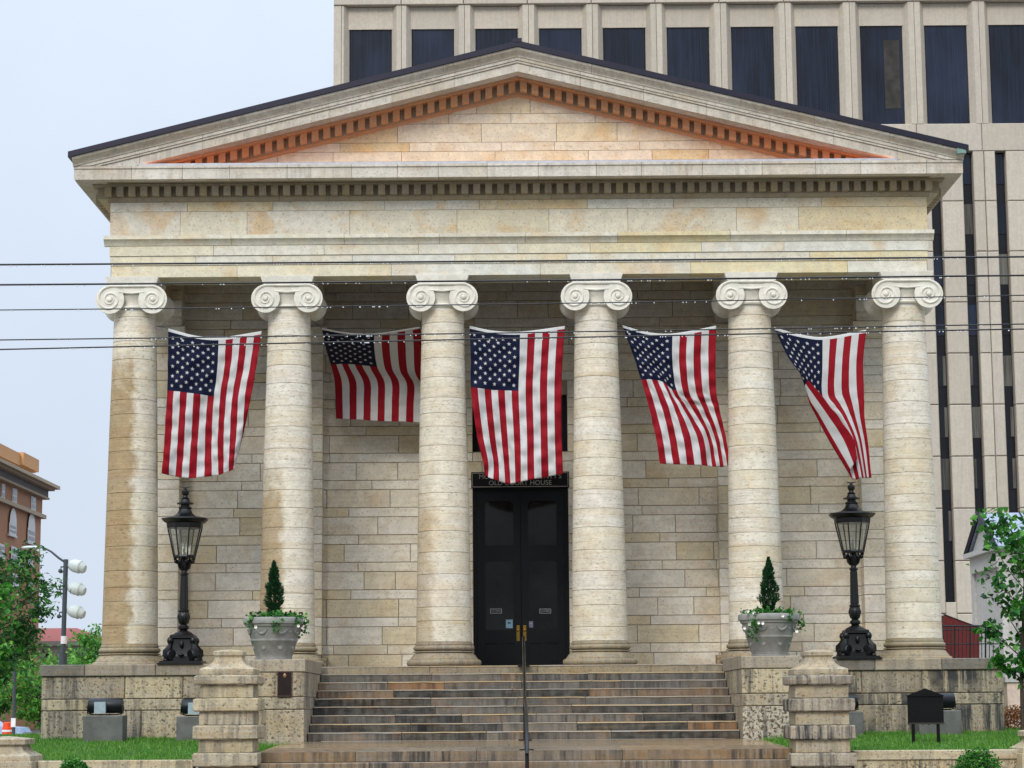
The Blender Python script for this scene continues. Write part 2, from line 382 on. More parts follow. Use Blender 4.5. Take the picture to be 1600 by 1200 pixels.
M_lamp = plain('pale_grey_lamp_shell', 'b8c0bd', 0.5, 0, 0.06)
M_lampg = glass_clear('lantern_glass', (0.82, 0.84, 0.8), 0.16)
M_carb = plain('blue_car_paint', '8fa6c4', 0.25)
M_tyre = plain('tyre', '111111', 0.8)
M_org = plain('orange_plastic', 'e0461c', 0.6)
M_wallp = plain('pale_pink_wall', 'c9b4a6', 0.8)

# ------------------------------------------------------------------ ground
def grid_sheet(name, pts, mat):
    m = MB(); m.add(pts, [(0,1,2,3)]); return struct(m.build(name, mat))
grid_sheet('street', [(-1500,-300,-2.62),(1500,-300,-2.62),(1500,2500,-2.62),(-1500,2500,-2.62)], M_road)
m = MB(); m.box(-60, 60, -19, 60, -2.9, -2.47); struct(m.build('pavement', M_pave))

def lawn_z(x, y):
    t = max(0, min(1, (-1.1 - y) / 8.6)); e = -1.80 if x < 0 else -1.73
    return -1.50 * (1 - t) + e * t
m = MB()
def lawn(x0, x1, y0, y1, n=10):
    vs = []; fs = []
    for i in range(n + 1):
        for j in range(n + 1):
            x = x0 + (x1-x0)*i/n; y = y0 + (y1-y0)*j/n; vs.append((x, y, lawn_z(x, y) - 0.02))
    for i in range(n):
        for j in range(n): fs.append([i*(n+1)+j, (i+1)*(n+1)+j, (i+1)*(n+1)+j+1, i*(n+1)+j+1])
    m.add(vs, fs)
lawn(-14, -4.72, -9.72, -1.0); lawn(4.72, 14, -9.72, -1.0); lawn(-14, -8, -1.0, 9); lawn(8, 14, -1.0, 9)
struct(m.build('lawn', M_lawn))
# grass blades
nr = np.random.default_rng(3)
V = []; 
def blades(x0, x1, y0, y1, n, h0=0.035, h1=0.085):
    x = nr.uniform(x0, x1, n); y = nr.uniform(y0, y1, n)
    clump = 0.6 + 0.8 * (np.sin(x * 5.1 + np.sin(y * 3)) * np.cos(y * 4.3 + x) * 0.5 + 0.5)
    for i in range(n):
        a = nr.uniform(0, 6.283); h = nr.uniform(h0, h1) * clump[i]; l = nr.normal(0, 0.03, 2)
        z = lawn_z(x[i], y[i]) - 0.025; wd = 0.008
        V.append(((x[i]-wd*math.cos(a), y[i]-wd*math.sin(a), z), (x[i]+wd*math.cos(a), y[i]+wd*math.sin(a), z), (x[i]+l[0], y[i]+l[1], z+h)))
blades(-11.2, -4.75, -9.7, -1.15, 24000); blades(4.75, 11.2, -9.7, -1.15, 24000)
blades(-12.5, -10.6, -1.1, 8, 3500); blades(10.6, 12.5, -1.1, 8, 3500)
blades(-5.7, -4.6, -8.6, -5.15, 2500, 0.06, 0.15); blades(4.7, 5.7, -8.6, -5.15, 2500, 0.06, 0.15)
gm = MB(); gm.v = [p for t_ in V for p in t_]; k = len(V)
gm.f = [[3*i, 3*i+1, 3*i+2] for i in range(k)]; gm.m = [0]*k; gm.s = [False]*k
tag(gm.build('grass', M_grass), 'bright green wet grass on both sides of the steps', 'grass', kind='stuff')

# ------------------------------------------------------------------ courthouse
CH = thing('courthouse', 'pale limestone temple front courthouse with six round columns and a pediment', 'courthouse')
COLX = [-8.8, -5.27, -1.75, 1.75, 5.27, 8.8]
def splits(x0, x1, lo, hi, rr=rnd):
    xs = [x0]
    while x1 - xs[-1] > hi * 1.25: xs.append(xs[-1] + rr.uniform(lo, hi))
    xs.append(x1); return xs
def courses_blocks(parent, x0, x1, courses, yf, yb, lo, hi, mat, name='block', gap=0.0055, holes=(), b=0.01, jit=0.006, thinlong=True):
    for (z0, z1) in courses:
        f = 1.45 if (thinlong and z1 - z0 < 0.3) else 1.0
        segs = [(x0, x1)]
        for (h0, h1, hz0, hz1) in holes:
            if z1 > hz0 + 0.02 and z0 < hz1 - 0.02:
                ns = []
                for a, c in segs:
                    if h0 > a: ns.append((a, min(c, h0)))
                    if h1 < c: ns.append((max(a, h1), c))
                segs = ns
        for a, c in segs:
            xs = splits(a, c, lo * f, hi * f)
            for i in range(len(xs) - 1):
                j = rnd.uniform(0, jit)
                q = MB(); q.bbox(xs[i] + gap, xs[i+1] - gap, yf - j, yb, z0 + gap, z1 - gap, b)
                q.build(name, mat, parent)
PER, ZT = 0.662, 1.245
wc = []
k = -2
while True:
    a = ZT + PER * k; 
    if a > 9.6: break
    for z0, z1 in ((a, a + 0.435), (a + 0.435, a + PER)):
        z0, z1 = max(0.0, z0), min(9.6, z1)
        if z1 - z0 > 0.06: wc.append((z0, z1))
    k += 1
DX0, DX1 = -1.15, 1.16
DZ1 = 4.40
WIN0, WIN1 = at(812, 706, 3.6).z, at(812, 617, 3.6).z
mw = MB()                                        # wall core with the doorway left open, then the long body behind
mw.box(-8.75, DX0, 3.56, 4.2, -1.6, 9.7); mw.box(DX1, 8.75, 3.56, 4.2, -1.6, 9.7)
mw.box(DX0, DX1, 3.56, 4.2, WIN1, 9.7); mw.box(DX0, DX1, 3.56, 4.2, DZ1, WIN0); mw.box(DX0, DX1, 3.95, 4.19, -1.6, 9.6)
wall = mw.build('wall', M_mort, CH)
courses_blocks(wall, -8.35, 8.35, wc, 3.5, 3.565, 0.75, 1.75, M_wall, holes=[(DX0, DX1, -1, DZ1), (DX0, DX1, WIN0, WIN1)])
for sgn in (-1, 1):
    q = MB(); q.box(min(sgn*8.74, sgn*9.0), max(sgn*8.74, sgn*9.0), 3.06, 38.5, -1.6, 9.7); q.build('side_wall', M_wall, CH)
q = MB(); q.box(-8.74, 8.74, 38.2, 38.5, -1.6, 9.7); q.build('rear_wall', M_wall, CH)
# pilasters on the back wall
for i, cx in enumerate(COLX):
    if i in (2, 3): continue
    x0, x1 = ((cx - 0.46, cx + 0.50) if i < 3 else (cx - 0.50, cx + 0.46)) if i in (1, 4) else ((-8.98, -8.19) if i == 0 else (8.19, 8.98))
    yf = 3.2 if i in (1, 4) else 3.0
    q = MB(); q.box(x0 + 0.02, x1 - 0.02, yf + 0.03, 3.5, 0.0, 9.6)
    p = q.build('pilaster', M_mort, CH)
    pc = [c for c in wc if c[0] > 0.28]
    for (z0, z1) in pc:
        if z0 > 7.95 and z0 < 8.25: continue
        r_ = MB(); r_.bbox(x0, x1, yf - rnd.uniform(0, 0.004), 3.52, z0 + 0.006, z1 - 0.006, 0.008); r_.build('block', M_wall, p)
    r_ = MB(); r_.extr([(yf-0.12, 0.0), (yf-0.12, 0.10), (yf-0.07, 0.16), (yf-0.08, 0.22), (yf-0.01, 0.285), (3.5, 0.285), (3.5, 0.0)], x0 - 0.12, x1 + 0.12); r_.build('pilaster_base', M_base, p)
    r_ = MB(); r_.extr([(yf-0.02, 7.93), (yf-0.05, 8.0), (yf-0.12, 8.1), (yf-0.14, 8.2), (yf-0.14, 8.27), (3.5, 8.27), (3.5, 7.93)], x0 - 0.1, x1 + 0.1); r_.build('pilaster_capital', M_wall, p)
# porch floor and ceiling
q = MB(); q.box(-8.9, 8.9, -0.9, 3.94, -0.3, -0.006); q.build('porch_floor', M_cop, CH)
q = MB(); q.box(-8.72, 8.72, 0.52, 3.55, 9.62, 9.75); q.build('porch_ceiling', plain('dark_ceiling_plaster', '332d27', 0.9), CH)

# columns
def colr(z):
    t = max(0, min(1, (z - 0.5) / 7.6)); return 0.625 - 0.147 * (0.72 * t + 0.28 * t * t)
def capital():
    q = MB(); n = 40
    q.lathe([(0.47, 8.02), (0.478, 8.10), (0.53, 8.11), (0.545, 8.14), (0.53, 8.17), (0.485, 8.18), (0.49, 8.24), (0.52, 8.34), (0.56, 8.40), (0.56, 8.45), (0.45, 8.46)], n=n)
    ey, ez = 0.485, 8.30
    for s in (-1, 1):
        prof = []
        for yy in np.linspace(-0.60, 0.60, 17):
            t = abs(yy) / 0.60
            prof.append((0.205 + 0.115 * t ** 2.0 if t < 0.86 else 0.325, yy))
        q.lathe(prof, (s * ey, 0, ez), 32, 'Y')
        for f in (-1, 1):
            pts = []; rr = []
            for i in range(70):
                a = i / 69 * 2 * math.pi * 2.35
                rad = 0.305 * math.exp(-a * 0.118) 
                pts.append((s * ey + s * rad * math.sin(a), f * 0.605, ez + rad * math.cos(a))); rr.append(0.030 * (1 - 0.55 * i / 69))
            q.tube(pts, rr, 6)
            q.ball((s * ey, f * 0.60, ez), 0.062, 0.05, 0.062)
    # channel between the volutes, with a raised lip
    for f in (-1, 1):
        y0, y1 = (-0.585, -0.40) if f < 0 else (0.40, 0.585)
        q.box(-ey, ey, y0, y1, 8.44, 8.625)
        q.tube([(-ey - 0.02, f*0.605, 8.605), (ey + 0.02, f*0.605, 8.605)], 0.028, 6)
        q.tube([(-ey + 0.2, f*0.59, 8.47), (0, f*0.59, 8.445), (ey - 0.2, f*0.59, 8.47)], 0.022, 6)
    q.box(-0.5, 0.5, -0.56, 0.56, 8.44, 8.66)
    # abacus
    vs = []
    for hw, hd, z in ((0.545, 0.56, 8.64), (0.60, 0.60, 8.80), (0.60, 0.60, 8.829)):
        vs += [(-hw,-hd,z),(hw,-hd,z),(hw,hd,z),(-hw,hd,z)]
    fs = [[0,3,2,1],[8,9,10,11]] + [[i*4+k_, i*4+(k_+1) % 4, (i+1)*4+(k_+1) % 4, (i+1)*4+k_] for i in range(2) for k_ in range(4)]
    q.add(vs, fs)
    return q
def colbase():
    q = MB(); P = []
    P += [(0.74, 0.0)]
    for a in np.linspace(-80, 90, 8): P.append((0.765 + 0.075 * math.cos(R(a)), 0.078 + 0.075 * math.sin(R(a))))
    P += [(0.765, 0.165), (0.735, 0.20), (0.70, 0.25), (0.665, 0.29), (0.63, 0.295), (0.63, 0.305), (0.69, 0.31), (0.69, 0.335), (0.62, 0.338), (0.60, 0.35)]
    for a in np.linspace(-70, 90, 8): P.append((0.620 + 0.068 * math.cos(R(a)), 0.405 + 0.06 * math.sin(R(a))))
    P += [(0.645, 0.47), (0.645, 0.50), (0.628, 0.535)]
    q.lathe(P, n=48); return q
cap0 = base0 = None
for i, cx in enumerate(COLX):
    q = MB(); q.lathe([(0.60, 0.3), (0.45, 8.3)], n=24)
    c = q.build('column', M_mort, CH); c.location = (cx, 0, 0)
    rr = random.Random(40 + i)
    zs = [0.535]
    while 8.03 - zs[-1] > 0.62: zs.append(zs[-1] + rr.uniform(0.30, 0.56))
    zs.append(8.03)
    dm = {0: M_colA, 1: M_colB, 2: M_colC}.get(i, M_col)
    for a, b_ in zip(zs[:-1], zs[1:]):
        d = MB(); ch = 0.006
        tilt = rr.uniform(-0.004, 0.004)
        prof = [(colr(a) - ch, a + 0.003), (colr(a + ch), a + 0.003 + ch), (colr((a + b_) / 2) + 0.001, (a + b_) / 2), (colr(b_ - ch), b_ - 0.003 - ch), (colr(b_) - ch, b_ - 0.003)]
        d.lathe(prof, n=40); d.build('drum', dm, c, sharp=30)
    if cap0 is None:
        cap0 = capital().build('capital', M_cap, c); base0 = colbase().build('column_base', M_base, c)
    else:
        for o_ in (cap0, base0):
            k_ = o_.copy(); COL.objects.link(k_); k_.parent = c
# entablature
def run_blocks(parent, name, prof, x0, x1, lo, hi, mat, gap=0.004):
    xs = splits(x0, x1, lo, hi)
    for a, b_ in zip(xs[:-1], xs[1:]):
        q = MB(); q.extr(prof, a + gap, b_ - gap); q.build(name, mat, parent)
EX = 9.33
q = MB(); q.box(-EX + 0.03, EX - 0.03, -0.46, 0.46, 8.845, 11.0)
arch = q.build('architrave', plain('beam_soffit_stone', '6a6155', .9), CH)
def rect(yf, yb, z0, z1): return [(yf, z0), (yf, z1), (yb, z1), (yb, z0)]
run_blocks(arch, 'fascia_block', rect(-0.46 - 0.02, 0.48, 8.83, 9.098), -EX + 0.04, EX - 0.04, 2.4, 3.6, M_ent)
run_blocks(arch, 'fascia_block', rect(-0.505, -0.44, 9.106, 9.31), -EX + 0.02, EX - 0.02, 1.6, 3.0, M_ent)
run_blocks(arch, 'fascia_block', rect(-0.53, -0.44, 9.318, 9.54), -EX, EX, 1.6, 2.8, M_ent)
run_blocks(arch, 'taenia_block', [(-0.54, 9.548), (-0.57, 9.60), (-0.62, 9.66), (-0.67, 9.68), (-0.67, 9.765), (-0.44, 9.765), (-0.44, 9.548)], -EX - 0.12, EX + 0.12, 1.8, 3.0, M_ent)
q = MB(); q.box(-EX + 0.03, EX - 0.03, -0.455, -0.44, 9.77, 10.9); frz = q.build('frieze', M_mort, CH)
run_blocks(frz, 'frieze_block', rect(-0.50, -0.44, 9.77, 10.345), -EX, EX, 1.4, 3.2, M_frz)
run_blocks(frz, 'frieze_block', rect(-0.504, -0.44, 10.352, 10.565), -EX, EX, 1.4, 2.6, M_frz)
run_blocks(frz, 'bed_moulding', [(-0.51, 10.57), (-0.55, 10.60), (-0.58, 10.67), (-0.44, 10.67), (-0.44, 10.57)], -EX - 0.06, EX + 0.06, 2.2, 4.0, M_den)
# side entablatures and inner beams
for s in (-1, 1):
    xs_ = sorted((s * 8.45, s * (EX - 0.03)))
    q = MB(); q.box(xs_[0], xs_[1], 0.50, 38.8, 8.84, 9.765); q.box(min(s*8.45, s*(EX-0.0)), max(s*8.45, s*(EX-0.0)), 0.51, 38.9, 9.77, 10.93)
    q.box(*sorted((s*8.45, s*(EX+0.30))), -0.42, 39.1, 10.672, 10.922)
    q.build('side_entablature', M_frz, CH)
# cornice
CX = 10.03
q = MB(); q.box(-EX - 0.28, EX + 0.28, -0.56, -0.42, 10.672, 10.925)
q.box(-EX - 0.36, EX + 0.36, -0.80, -0.42, 10.895, 10.935)
q.box(-CX + 0.25, CX - 0.25, -0.97, 0.4, 10.945, 11.20)
corn = q.build('cornice', M_den, CH)
run_blocks(corn, 'corona_block', [(-1.26, 10.93), (-1.26, 11.16), (-1.29, 11.18), (-1.29, 11.235), (-0.98, 11.235), (-0.98, 10.94), (-1.19, 10.955)], -CX, CX, 0.9, 1.5, M_cor)
nd = 70; pitch = (2 * EX + 0.30) / nd
for i in range(nd):
    x = -EX - 0.15 + pitch * (i + 0.5)
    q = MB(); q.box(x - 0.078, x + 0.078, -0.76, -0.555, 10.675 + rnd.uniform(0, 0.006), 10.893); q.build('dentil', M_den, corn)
for s in (-1, 1):
    q = MB(); q.box(*sorted((s * (EX + 0.01), s * CX)), -0.975, 39.6, 10.94, 11.235); q.build('side_cornice', M_cor, CH)
    for j in range(24):
        y = 0.1 + j * 0.265
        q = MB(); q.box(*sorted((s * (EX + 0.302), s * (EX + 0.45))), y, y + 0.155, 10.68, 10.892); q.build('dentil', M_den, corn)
# pediment
SL = 0.2470
q = MB(); q.prism([(-8.6, 11.24), (8.6, 11.24), (0, 11.24 + 8.6 * SL)], -0.36, 0.3); ped = q.build('pediment', M_mort, CH)
tz = [11.24, 11.50, 11.735, 11.945, 12.385, 12.615, 13.10]
def clip_row(a, b_, z0, z1, zap):
    # rectangle clipped by the two rakes
    f = lambda z: max(0.0, (zap - z) / SL)
    pts = [(a, z0), (b_, z0), (b_, z1), (a, z1)]
    for sg in (1, -1):
        o = []
        for k_ in range(len(pts)):
            p, r_ = pts[k_], pts[(k_+1) % len(pts)]
            d0, d1 = zap - sg * p[0] * SL - p[1], zap - sg * r_[0] * SL - r_[1]
            if d0 >= 0: o.append(p)
            if d0 * d1 < 0:
                u = d0 / (d0 - d1); o.append((p[0] + (r_[0]-p[0]) * u, p[1] + (r_[1]-p[1]) * u))
        pts = o
        if len(pts) < 3: return None
    return pts
for z0, z1 in zip(tz[:-1], tz[1:]):
    hw = (13.12 - z0) / SL
    xs = splits(-hw, hw, 1.0, 2.2)
    for a, b_ in zip(xs[:-1], xs[1:]):
        pl = clip_row(a + 0.005, b_ - 0.005, z0 + 0.005, z1 - 0.005, 13.12)
        if pl: q = MB(); q.prism(pl, -0.42, -0.35); q.build('tympanum_block', M_tym, ped)
q = MB()
def rake_poly(x0, x1, zt, zb, zc=11.242):
    """one half (x>=0) strip between apex heights zb..zt from x0 to x1, cut at height zc"""
    tp = lambda x: zt - SL * x; bt = lambda x: zb - SL * x
    xc = (zb - zc) / SL
    if tp(x0) <= zc: return None
    if tp(x1) < zc: x1 = (zt - zc) / SL
    pts = [(x0, max(bt(x0), zc))]
    if x0 < xc < x1: pts.append((xc, zc))
    if tp(x1) > zc + 1e-4: pts.append((x1, max(bt(x1), zc)))
    elif x1 > xc: pts.append((x1, zc))
    pts += [(x1, tp(x1)), (x0, tp(x0))]
    o = []
    for p in pts:
        if not o or (abs(p[0]-o[-1][0]) + abs(p[1]-o[-1][1])) > 1e-4: o.append(p)
    return o if len(o) > 2 else None
def rake(parent, name, x0, x1, zt, zb, yf, yb, mat, zc=11.242):
    for s in (1, -1):
        pl = rake_poly(x0, x1, zt, zb, zc)
        if not pl: continue
        if s < 0: pl = [(-x, z) for x, z in pl][::-1]
        r_ = MB(); r_.prism(pl, yf, yb); r_.build(name, mat, parent)
r0 = MB(); r0.prism([(-10.0, 11.3), (10.0, 11.3), (0, 13.70)], -0.34, 0.25); rak = r0.build('raking_cornice', M_mort, CH)
rake(rak, 'moulding', 0, 9.6, 13.09, 13.02, -0.52, -0.36, M_rake)
rake(rak, 'dentil_backing', 0, 9.9, 13.33, 13.092, -0.56, -0.36, M_den)
rake(rak, 'moulding', 0, 9.9, 13.375, 13.32, -0.86, -0.565, M_rake)
x = 0.0
nd2 = 0
while x < 8.3:
    zt, zb = 13.318, 13.095
    xa, xb = (x + 0.055, x + 0.21)
    if x == 0: rake(rak, 'dentil', 0.0, 0.001, 0, 0, 0, 0, M_den)
    rake(rak, 'dentil', xa, xb, zt, zb, -0.76, -0.562, M_rake, 11.245); x += 0.265
for xa, xb in zip(np.linspace(0, 9.98, 8)[:-1], np.linspace(0, 9.98, 8)[1:]):
    rake(rak, 'corona_block', xa + (0.003 if xa else 0), xb - 0.003, 13.575, 13.378, -1.25, -0.40, M_cor)
    rake(rak, 'fillet_block', xa + (0.003 if xa else 0), xb - 0.003, 13.625, 13.578, -1.285, -0.40, M_cor)
    rake(rak, 'fillet_block', xa + (0.003 if xa else 0), xb - 0.003, 13.70, 13.628, -1.31, -0.40, M_cor)
pc = [(-1.33, 13.702), (-1.34, 13.73), (-1.37, 13.76), (-1.42, 13.80), (-1.46, 13.83), (-1.475, 13.86), (-1.475, 13.885)]
for s in (1, -1):
    ed = np.linspace(0, 10.04, 7)
    for xa, xb in zip(ed[:-1], ed[1:]):
        r_ = MB(); ring = pc + [(-0.4, 13.885), (-0.4, 13.702)]; n = len(ring)
        g_ = 0.003
        xA, xB = xa + (g_ if xa else 0), xb - g_
        vs = [(s * xA, y, z - SL * xA) for y, z in ring] + [(s * xB, y, z - SL * xB) for y, z in ring]
        fs = [list(range(n)), list(range(2*n-1, n-1, -1))] + [[i_, n+i_, n+(i_+1) % n, (i_+1) % n] for i_ in range(n)]
        if s < 0: fs = [f_[::-1] for f_ in fs]
        r_.add(vs, fs); r_.build('cyma_block', M_cor, rak)
q = MB()
for s in (1, -1):
    vs = []
    for X_, zt in ((0, 14.02), (10.12, 14.02 - SL * 10.12)):
        for y in (-1.52, 39.9): vs += [(s * X_, y, zt), (s * X_, y, zt - 0.13)]
    fs = [[0,2,6,4],[1,5,7,3],[0,4,5,1],[2,3,7,6],[4,6,7,5]]
    if s > 0: fs = [f_[::-1] for f_ in fs]
    q.add(vs, fs)
roof = q.build('roof', M_roofm, CH)
q = MB(); q.box(9.86, 10.06, -1.51, -1.40, 11.33, 11.50); q.build('gutter_end', M_patina, roof)
q = MB(); q.box(-0.10, 0.10, -1.53, 39.8, 13.985, 14.075); q.build('ridge_cap', M_roofm, roof)
# zinc flashing ledge carrying an amber uplight strip
q = MB(); q.extr([(-1.285, 11.236), (-1.285, 11.285), (-1.275, 11.285), (-1.275, 11.244), (-0.43, 11.244), (-0.43, 11.236)], -8.56, 8.56); q.build('flashing', M_metal, corn)
me_, t_, b_ = newmat('amber_led'); b_.inputs['Base Color'].default_value = (0.8, 0.4, 0.2, 1)
b_.inputs['Emission Color'].default_value = (1.0, 0.30, 0.10, 1); b_.inputs['Emission Strength'].default_value = 8.0
q = MB(); q.add([(-8.45, -1.272, 11.246), (8.45, -1.272, 11.246), (8.45, -1.272, 11.282), (-8.45, -1.272, 11.282)], [(0, 3, 2, 1)]); q.build('light_strip', me_, corn)

# plinth, cheek walls
PX0, PX1 = -10.53, 10.53
def pl_courses(par, x0, x1, yf, yb, zb, mat=None):
    cs = [(0.08 - 0.25 - 0.50, 0.08 - 0.25), (0.08 - 0.25 - 0.75, 0.08 - 0.75), (zb, 0.08 - 1.0)]
    courses_blocks(par, x0, x1, cs, yf, yb, 1.0, 2.1, mat or M_pl, 'plinth_block', 0.007, jit=0.012, b=0.014, thinlong=False)
for s in (-1, 1):
    xa, xb = sorted((s * 5.5, s * 10.53))
    q = MB(); q.box(xa + 0.03, xb - 0.03, -1.05, -0.35, -1.75, 0.04)
    q.box(*sorted((s * 9.45, s * 10.5)), -0.34, 3.0, -1.75, 0.04); p = q.build('plinth', M_mort, CH)
    pl_courses(p, xa, xb, -1.10, -1.0, -1.75, M_plr if s > 0 else M_pl)
    xs = {-1: [-10.56, -9.58, -8.03, -5.5], 1: [5.5, 7.72, 9.18, 10.56]}[s]
    for k_, (a, b_) in enumerate(zip(xs[:-1], xs[1:])):
        q = MB(); q.bbox(a + 0.004, b_ - 0.004, -1.16, 0.3 if abs((a+b_)/2) < 9.9 else 3.0, -0.17, 0.08, 0.015)
        dk = (s < 0 and k_ == 0) or (s > 0 and k_ in (0, 2))
        q.build('coping_block', M_copd if dk else M_cop, p)
    # end face of plinth
    cs = [(-0.67, -0.17), (-0.92, -0.67), (-1.75, -0.92)]
    for z0, z1 in cs:
        q = MB(); q.box(*sorted((s * 10.50, s * 10.535)), -0.99, 3.0, z0 + 0.006, z1 - 0.006); q.build('plinth_block', M_pl, p)
    # cheek wall
    xa, xb = sorted((s * 4.40, s * 5.55))
    q = MB(); q.box(xa + 0.03, xb - 0.03, -5.0, -0.9, -1.85, 0.0); p = q.build('cheek_wall', M_mort, CH)
    for z0, z1 in [(-0.67, -0.175), (-0.92, -0.67), (-1.85, -0.92)]:
        q = MB(); q.bbox(xa + 0.002, xb - 0.002, -5.05, -4.95, z0 + 0.006, z1 - 0.006, 0.014); q.build('plinth_block', (M_plw if s < 0 else (M_plv if z0 < -1 else M_pl)), p)
        ys = [-4.945, -3.6 + rnd.uniform(-.3, .3), -2.3 + rnd.uniform(-.3, .3), -1.12]
        for ya, yb_ in zip(ys[:-1], ys[1:]):
            for xx in (xa, xb - 0.04):
                q = MB(); q.box(xx, xx + 0.04, ya + 0.006, yb_ - 0.006, z0 + 0.006, z1 - 0.006); q.build('plinth_block', M_pl, p)
    for ya, yb_ in ((-5.07, -3.4), (-3.4, -1.17)):
        q = MB(); q.bbox(xa - 0.015, xb + 0.015, ya + 0.004, yb_ - 0.004, -0.17, 0.08, 0.015); q.build('coping_block', M_cop, p)

# ------------------------------------------------------------------ door
dr = MB(); YD = 3.62
dr.box(DX0, DX0 + 0.09, YD - 0.02, YD + 0.25, 0, DZ1); dr.box(DX1 - 0.09, DX1, YD - 0.02, YD + 0.25, 0, DZ1)
dr.box(DX0 + 0.09, DX1 - 0.09, YD - 0.02, YD + 0.25, DZ1 - 0.10, DZ1); dr.box(DX0 + 0.09, DX1 - 0.09, YD + 0.13, YD + 0.2, 0, DZ1 - 0.1)
door = dr.build('door', M_door, CH)
for s in (-1, 1):
    x0, x1 = (DX0 + 0.095, -0.003) if s < 0 else (0.009, DX1 - 0.095)
    zt, zb_ = DZ1 - 0.105, 0.03
    px0, px1 = ((0.19, 0.17) if s < 0 else (0.17, 0.19)); gx0, gx1 = x0 + px0, x1 - px1
    lz = [at(812, 1000, YD).z - 0.0, at(812, 984, YD).z, at(812, 876, YD).z, at(812, 852, YD).z, at(812, 783, YD).z]
    q = MB()
    q.box(x0, gx0, YD, YD + 0.06, zb_, zt); q.box(gx1, x1, YD, YD + 0.06, zb_, zt)
    q.box(gx0, gx1, YD, YD + 0.06, lz[4], zt); q.box(gx0, gx1, YD, YD + 0.06, lz[2], lz[3]); q.box(gx0, gx1, YD, YD + 0.06, lz[0] - 0.05, lz[1]); q.box(gx0, gx1, YD, YD + 0.06, zb_, zb_ + 0.12)
    mid = (gx0 + gx1) / 2; q.box(mid - 0.06, mid + 0.06, YD, YD + 0.06, zb_ + 0.12, lz[0] - 0.05)
    q.box(gx0, mid - 0.06, YD + 0.03, YD + 0.06, zb_ + 0.12, lz[0] - 0.05); q.box(mid + 0.06, gx1, YD + 0.03, YD + 0.06, zb_ + 0.12, lz[0] - 0.05)
    for z_ in (lz[0] - 0.06, zb_ + 0.125):
        q.box(gx0 + 0.01, mid - 0.07, YD - 0.008, YD + 0.03, z_ - 0.012, z_ + 0.01); q.box(mid + 0.07, gx1 - 0.01, YD - 0.008, YD + 0.03, z_ - 0.012, z_ + 0.01)
    for zz in (lz[2] - 0.0, lz[4]):            # rounded upper corners of the panes
        for cx_, sg in ((gx0, 1), (gx1, -1)):
            pts = [(cx_, zz)] + [(cx_ + sg * (0.10 - 0.10 * math.cos(R(a))), zz - 0.10 + 0.10 * math.sin(R(a))) for a in (0, 22, 45, 67, 90)]
            if sg > 0: pts = pts[::-1]
            q.prism(pts, YD + 0.002, YD + 0.05)
    q.build('door_leaf', M_door, door)
    for za, zc_ in ((lz[1], lz[2]), (lz[3], lz[4])):
        q = MB(); q.box(gx0, gx1, YD + 0.035, YD + 0.045, za, zc_); q.build('pane', M_dglass, door)
    hx0 = -0.115 if s < 0 else 0.045
    q = MB(); q.box(hx0, hx0 + 0.075, YD - 0.015, YD, at(812, 1001.5, YD).z, at(812, 977, YD).z); q.lathe([(0.0, -0.06), (0.028, -0.05), (0.03, -0.03), (0.014, -0.02), (0.014, 0.0)], (hx0 + 0.037, YD - 0.015, at(812, 985, YD).z), 12, 'Y'); q.build('handle', M_brass, door)
def text_mesh(body, size, mat, parent, loc, name='lettering', ext=0.004, sx=1.0):
    cu = bpy.data.curves.new(name, 'FONT'); cu.body = body; cu.size = size; cu.align_x = 'CENTER'; cu.align_y = 'CENTER'; cu.extrude = ext
    o = bpy.data.objects.new('tmp', cu); COL.objects.link(o)
    dg = bpy.context.evaluated_depsgraph_get(); me = bpy.data.meshes.new_from_object(o.evaluated_get(dg))
    bpy.data.objects.remove(o); me.materials.clear(); me.materials.append(mat)
    r_ = bpy.data.objects.new(name, me); COL.objects.link(r_); r_.parent = parent
    r_.location = loc; r_.rotation_euler = (math.pi/2, 0, 0); r_.scale = (sx, 1, 1); return r_
def sign_paper(px0, px1, py0, py1, mat, name, label, text=None, mat2=None):
    a, b_ = at(px0, py1, YD), at(px1, py0, YD)
    L_ = Vector(((a.x+b_.x)/2, YD + 0.03, a.z))
    th = thing(name, label, 'notice', L_)
    q = MB(); q.box(a.x - L_.x, b_.x - L_.x, -0.003, 0.003, 0, b_.z - a.z); q.build('sheet', mat, th)
    return th, b_.z - a.z, b_.x - a.x
M_blk = plain('sign_black', '0b0a0b', 0.6, 0, 0.2, 8, 0.15)
for s, (x0, x1) in ((-1, (766, 784)), (1, (843, 861))):
    th, h, wd = sign_paper(x0, x1, 951, 958.5, M_white, 'closed_sign', 'small CLOSED sign in the %s door pane' % ('left' if s < 0 else 'right'))
    q = MB(); q.box(-wd/2 + 0.012, wd/2 - 0.012, -0.006, -0.0032, 0.012, h - 0.012); q.build('face', M_blk, th)
    text_mesh('CLOSED', 0.075, M_white, th, (0, -0.008, h/2), ext=0.001, sx=0.80)
th, h, wd = sign_paper(790.5, 801, 968, 981.5, M_blue, 'paper_notice', 'pale blue paper notice at the lower corner of the left door pane')
q = MB(); q.box(-0.03, 0.03, -0.006, -0.0032, 0.11, 0.14); q.build('picture', M_blk, th)
th, h, wd = sign_paper(826.5, 833, 970.5, 980.5, plain('lilac_paper', '6d7088', 0.7), 'paper_notice', 'small dull lilac sticker at the lower corner of the right door pane')
q = MB(); q.box(-0.03, 0.03, -0.006, -0.0032, 0.09, 0.115); q.build('picture', M_white, th)
# window over the door
q = MB(); q.box(DX0 + 0.002, DX1 - 0.002, 3.80, 3.86, WIN0, WIN1); wn = q.build('window', M_twg2, CH)
q = MB()
for x_ in (DX0 + 0.002, -0.045, DX1 - 0.102): q.box(x_, x_ + 0.10, 3.72, 3.80, WIN0, WIN1)
q.build('frame', M_door, wn)
